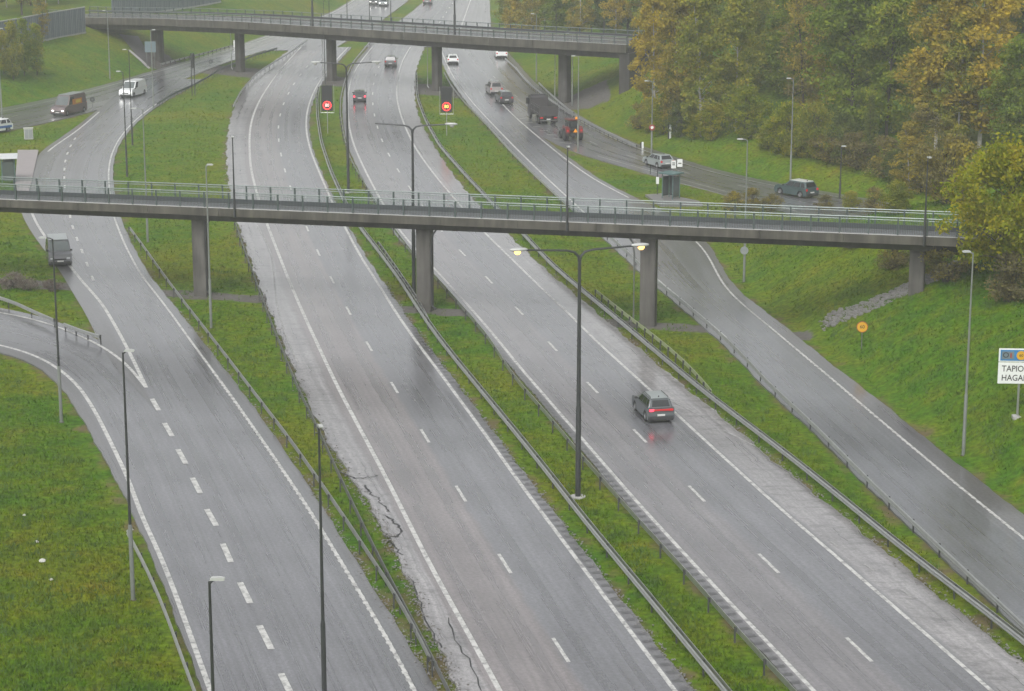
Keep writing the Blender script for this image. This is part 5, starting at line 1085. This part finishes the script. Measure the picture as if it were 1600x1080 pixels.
tpx('broadleaf_tree', 'aspen_green1', (1330, 215), -40, 'big green tree in the middle of the wood', wid=1.15)
tpx('broadleaf_tree', 'aspen_green2', (1385, 215), -20, 'green tree with forked trunk right of the big green tree', wid=1.0)
tpx('shrub', 'bush_dark0', (1318, 258), 178, 'dark grey-green bush behind the short dark lamp post', 'shrub', .95)
tpx('conifer_tree', 'spruce0', (1358, 262), 150, 'dark conifer-like tree at the lower edge of the wood', wid=.75)
tpx('birch_tree', 'birch_yellow0', (1462, 235), -60, 'tall golden birch right of the middle of the wood', wid=1.15)
tpx('birch_tree', 'birch_yellow1', (1530, 230), -60, 'broad golden birch near the right picture edge', wid=1.25)
tpx('birch_tree', 'birch_olive2', (1495, 240), 30, 'olive birch between the two broad golden birches', wid=1.1)
tpx('broadleaf_tree', 'bare1', (1440, 300), 165, 'sparse shrubby tree with pale yellow leaves above the footbridge end', wid=1.5)
tpx('broadleaf_tree', 'birch_yellow2', (1420, 310), 190, 'sparse golden young tree above the footbridge end', wid=1.3)
tpx('shrub', 'bush_brown0', (1480, 318), 215, 'brown twiggy shrub left of the big near maple', 'shrub', 1.0)
tpx('broadleaf_tree', 'aspen_green0', (1590, 250), 60, 'green tree at the right picture edge', wid=1.1)
g = gt(1570, 455); tree('maple_tree', 'maple0', (g[0], g[1]), 'big yellow-green maple hiding the right end of the footbridge', 'tree', (zat(1570, 228, g[1])-g[2]), 1.0, 'trees beside the footbridge', g[2])
tpx('shrub', 'bush_brown1', (1395, 420), 372, 'brown-orange shrub behind the rightmost footbridge pier', 'shrub', 1.2, 'shrubs near the footbridge')
tpx('shrub', 'bush_brown0', (1480, 440), 375, 'brown-orange shrub right of the rightmost footbridge pier', 'shrub', 1.2, 'shrubs near the footbridge')
tpx('shrub', 'bush_brown1', (1580, 470), 400, 'brown shrub under the big near maple', 'shrub', 1.2, 'shrubs near the footbridge')
tpx('shrub', 'bush_dark1', (1330, 388), 355, 'dark low shrub under the footbridge right of the exit ramp', 'shrub', 1.6, 'shrubs near the footbridge')
for i, (bx, by, ty, k, w) in enumerate([(1145, 330, 300, 'bush_brown0', 1.0), (1175, 330, 296, 'bush_brown1', 1.0), (1205, 334, 304, 'bush_brown0', 1.0), (1290, 330, 306, 'bush_brown1', 1.1), (1330, 332, 300, 'bush_olive0', 1.1), (1365, 334, 296, 'bush_brown1', 1.1), (1400, 334, 285, 'bush_olive0', 1.2)]):
    tpx('shrub', k, (bx, by), ty, 'low autumn shrub just behind the footbridge railing, %s from the glass bus shelter' % ORD[i], 'shrub', w, 'shrubs behind the footbridge railing')
# rows behind: the wood climbs the slope
kinds = ['birch_olive0', 'birch_yellow0', 'aspen_green0', 'birch_olive1', 'aspen_green2', 'bare0', 'birch_olive1', 'birch_yellow1', 'aspen_green1', 'spruce0', 'bare1', 'birch_olive2', 'birch_yellow2', 'aspen_green2']
nm = {'birch_o': 'olive birch', 'birch_y': 'golden birch', 'aspen_g': 'green broadleaf tree', 'bare0': 'nearly bare brown tree', 'bare1': 'nearly bare brown tree', 'spruce0': 'dark conifer', 'spruce1': 'dark conifer'}
RT = random.Random(5)
for row, (yy, x0, x1, dx) in enumerate([(262, 27, 90, 4.6), (276, 24, 96, 4.8), (292, 26, 100, 5.0), (312, 22, 104, 5.4), (336, 20, 108, 5.6), (366, 18, 112, 6.0)]):
    x = x0+RT.random()*2; i = 0
    while x < x1:
        k = RT.choice(kinds); y = yy+RT.uniform(-4, 4)
        if x-E_PR(max(y, 206)) > 11 and not (abs(y-(B2K*x+B2C)) < 9):
            lab = nm.get(k[:7], nm.get(k, 'tree'))
            tree(lab.split()[-1]+'_tree' if not lab.endswith('tree') else 'broadleaf_tree', k, (x, y), '%s, %s from left in the %s back row of the wood' % (lab, ORD[i], ORD[row]), 'tree', RT.uniform(11, 17), RT.uniform(.85, 1.2)); i += 1
        x += dx*RT.uniform(.8, 1.25)
# undergrowth along the foot of the wood
US = [(1000,200),(1018,206),(1038,210),(1062,214),(1085,218),(1112,219),(1200,232),(1215,240),(1250,246),(1296,254),(1340,264),(1385,276),(1402,288),(1450,300),(1500,290),(1540,280)]
for i, (px, py) in enumerate(US):
    k = RT.choice(['bush_olive0', 'bush_dark0', 'bush_brown0', 'bush_lime1', 'bush_olive0', 'bush_brown1', 'bush_dark1'])
    tpx('undergrowth_shrub', k, (px, py), py-RT.uniform(34, 62), 'undergrowth shrub at the foot of the wood, %s from the far bridge' % ORD[i], 'shrub', RT.uniform(1.0, 1.35), 'undergrowth along the foot of the wood')
# trees behind the far bridge, right of the outbound lanes
for i, (px, Y, k, h) in enumerate([(805, 372, 'birch_yellow0', 12), (828, 360, 'birch_yellow1', 13), (850, 378, 'birch_olive0', 14), (868, 356, 'aspen_green0', 11), (888, 372, 'spruce0', 13), (905, 350, 'birch_yellow2', 13), (922, 368, 'aspen_green1', 13), (942, 352, 'spruce1', 12), (960, 345, 'birch_yellow0', 14), (978, 350, 'spruce0', 15), (995, 342, 'birch_yellow1', 13), (1010, 332, 'birch_olive1', 13), (790, 400, 'birch_olive2', 12)]):
    X = (px-800)/FPX*Y*1.01; tree('roadside_tree', k, (X, Y), '%s, %s from left behind the far bridge on the right' % (nm.get(k[:7], nm.get(k, 'tree')), ORD[i] if px != 790 else 'the one nearest the road,'), 'tree', h, 1.0, 'trees behind the far bridge')
# left group on the slope below the noise barrier
for i, (b, ty, k, w) in enumerate([((6, 116), 50, 'poplar0', .85), ((21, 126), 36, 'poplar0', .85), ((38, 118), 32, 'poplar1', .8), ((58, 118), 40, 'poplar1', .95), ((-8, 122), 48, 'poplar1', .9)]):
    tpx('slope_tree', k, b, ty, '%s young tree from the left on the slope below the noise barrier' % ['second', 'third', 'fourth', 'fifth', 'first'][i], 'tree', w, 'young trees below the noise barrier')
tpx('slope_tree', 'bare0', (66, 66), -15, 'brown autumn tree standing before the noise barrier', 'tree', 1.0, 'trees at the noise barrier')
for i, (px, Y, k, h) in enumerate([(-20, 352, 'bare0', 14), (5, 346, 'bare1', 14), (25, 360, 'birch_olive0', 13), (48, 350, 'bare0', 14), (85, 368, 'birch_yellow0', 12), (105, 372, 'birch_yellow1', 12), (125, 382, 'bare1', 14), (150, 392, 'bare0', 13), (168, 402, 'birch_yellow2', 12), (62, 366, 'bare1', 14), (190, 440, 'birch_olive1', 13), (215, 450, 'bare1', 14), (245, 460, 'bare0', 13), (275, 470, 'birch_olive0', 12), (310, 485, 'aspen_green0', 12)]):
    X = (px-800)/FPX*Y*1.01; tree('barrier_tree', k, (X, Y), '%s, %s from left behind the noise barriers at the top left' % (nm.get(k[:7], nm.get(k, 'tree')), ORD[i]), 'tree', h, 1.1, 'trees behind the noise barriers')
for b, ty, lab, w in (((18, 450), 428, 'grey and reddish low shrub at the left picture edge above the slip road', 1.3), ((45, 454), 438, 'small grey shrub right of the reddish one above the slip road', 1.0), ((82, 455), 438, 'lone grey shrub beside the dark asphalt apron', 1.0)):
    tpx('shrub', 'bush_grey0', b, ty, lab, 'shrub', w, 'low grey shrubs at the left')

# ================================================================== SLOPE PAVING
def draped(name, quad, nu, nv, mat, label, dz=.06):
    A, B, C, D = [gt(*p)[:2] for p in quad]; V = []
    for i in range(nu+1):
        for j in range(nv+1):
            u, v = i/nu, j/nv; p = (A*(1-u)+B*u)*(1-v)+(D*(1-u)+C*u)*v; V.append((p[0], p[1], float(terr(p[0], p[1]))+dz))
    f = [(i*(nv+1)+j, (i+1)*(nv+1)+j, (i+1)*(nv+1)+j+1, i*(nv+1)+j+1) for i in range(nu) for j in range(nv)]
    mb = MB(); mb.add(V, f); o = mb.build(name, mat, None); tag(o, label, kind='structure'); return o
draped('slope_paving', [(186, 54), (216, 57), (240, 101), (226, 105)], 8, 12, 'deck_slope', 'dark stone paving on the slope under the left end of the far bridge')
draped('slope_kerb', [(200, 80), (203, 79), (236, 108), (232, 109)], 2, 12, 'concrete_pale', 'pale kerb edging the dark slope paving', .12)

# ================================================================== STONES
def stones(name, n, pts, half, label, size, mat='stone'):
    P = np.array([gt(*p) for p in pts]); R = resample(P, .25); g = random.Random(4); mb = MB()
    for _ in range(n):
        c = R[g.randrange(len(R))]; x = c[0]+g.uniform(-half, half)*.5; y = c[1]+g.uniform(-half, half); s = (.35+.9*g.random()**2)*size
        z = float(terr(x, y)); vs = [(x+s*math.cos(t)*g.uniform(.6, 1.1), y+s*math.sin(t)*g.uniform(.6, 1.1), z+dz*s+.02) for dz in (-.2, .45) for t in [k*math.pi*2/5+g.random()*.4 for k in range(5)]]
        mb.add(vs, [(0, 1, 6, 5), (1, 2, 7, 6), (2, 3, 8, 7), (3, 4, 9, 8), (4, 0, 5, 9), (5, 6, 7, 8, 9)])
    o = mb.build(name, mat, None, fixn=True); tag(o, label, 'stones', kind='stuff'); return o
stones('rubble_strip', 1500, [(1296, 502), (1340, 486), (1390, 465), (1424, 450), (1465, 430), (1500, 412)], 1.15, 'strip of grey rubble running up the slope to the rightmost footbridge pier', .17)

def edge_gravel(name, xf, y0, y1, n, off, sp, size, label, seed):
    g = random.Random(seed); mb = MB()
    for _ in range(n):
        q = g.random(); y = 1/(1/y0+(1/y1-1/y0)*q); x = float(xf(y))+off+g.gauss(0, sp); s = size*(.4+g.random()**2); z = .01 if g.random() < .5 else -.03
        vs = [(x+s*math.cos(t)*g.uniform(.6, 1.1), y+s*math.sin(t)*g.uniform(.6, 1.1), z+dz*s) for dz in (-.2, .5) for t in [k*math.pi*2/5+g.random()*.4 for k in range(5)]]
        mb.add(vs, [(0, 1, 6, 5), (1, 2, 7, 6), (2, 3, 8, 7), (3, 4, 9, 8), (4, 0, 5, 9), (5, 6, 7, 8, 9)])
    tag(mb.build(name, 'stone', None), label, 'gravel', kind='stuff')
edge_gravel('loose_gravel', B_PL, 80, 260, 2600, -.05, .22, .055, 'crumbled asphalt and gravel along the left edge of the left main carriageway', 11)
edge_gravel('loose_gravel', B_PR, 80, 230, 1200, .05, .15, .05, 'loose gravel along the median edge of the left main carriageway', 12)
edge_gravel('loose_gravel', C_PR, 80, 230, 1600, .05, .2, .05, 'loose gravel along the outer shoulder of the right main carriageway', 13)
edge_gravel('loose_gravel', A_PR, 80, 200, 1200, .08, .2, .05, 'loose gravel along the right edge of the left ramp', 14)

# pale stones lying in the lower left grass
for i, (px, py, r_) in enumerate([(38, 806, .10), (57, 848, .13), (66, 878, .19), (80, 907, .11), (205, 829, .13)]):
    g = gt(px, py); q = random.Random(i); mb = MB(); vs = []
    for lv_, (zz, k_) in enumerate(((-.3, .7), (0, 1.0), (.35, .8), (.6, .35))):
        for t in range(7): a_ = t*math.pi*2/7+q.random()*.3; vs.append((r_*k_*math.cos(a_)*q.uniform(.75, 1.15), r_*k_*math.sin(a_)*q.uniform(.75, 1.15), r_*zz))
    mb.add(vs, [(l_*7+t, l_*7+(t+1) % 7, (l_+1)*7+(t+1) % 7, (l_+1)*7+t) for l_ in range(3) for t in range(7)]+[tuple(range(21, 28))])
    o = mb.build('field_stone', 'crate_pale', None); o.location = (g[0], g[1], float(terr(g[0], g[1]))+.03)
    tag(o, ['topmost', 'second', 'third and largest', 'lowest', 'single'][i]+(' of four pale stones in the lower left grass' if i < 4 else ' pale stone at the upper end of the lower left guardrail'), 'stone', 'pale stones in the grass')

# ================================================================== HAZE (rain-laden air)
mb = MB(); mb.box(-3000, 3000, -900, 5000, -2.0, 46.0); haze = mb.build('haze', None, None); tag(haze, kind='stuff')
m = bpy.data.materials.new('haze_air'); m.use_nodes = True; nt = m.node_tree; nt.nodes.clear(); pv = nt.nodes.new('ShaderNodeVolumePrincipled'); mo = nt.nodes.new('ShaderNodeOutputMaterial')
pv.inputs['Color'].default_value = (.93, .95, .97, 1); pv.inputs['Density'].default_value = 0.00042; pv.inputs['Anisotropy'].default_value = 0.0
nt.links.new(pv.outputs[0], mo.inputs['Volume']); haze.data.materials.append(m)
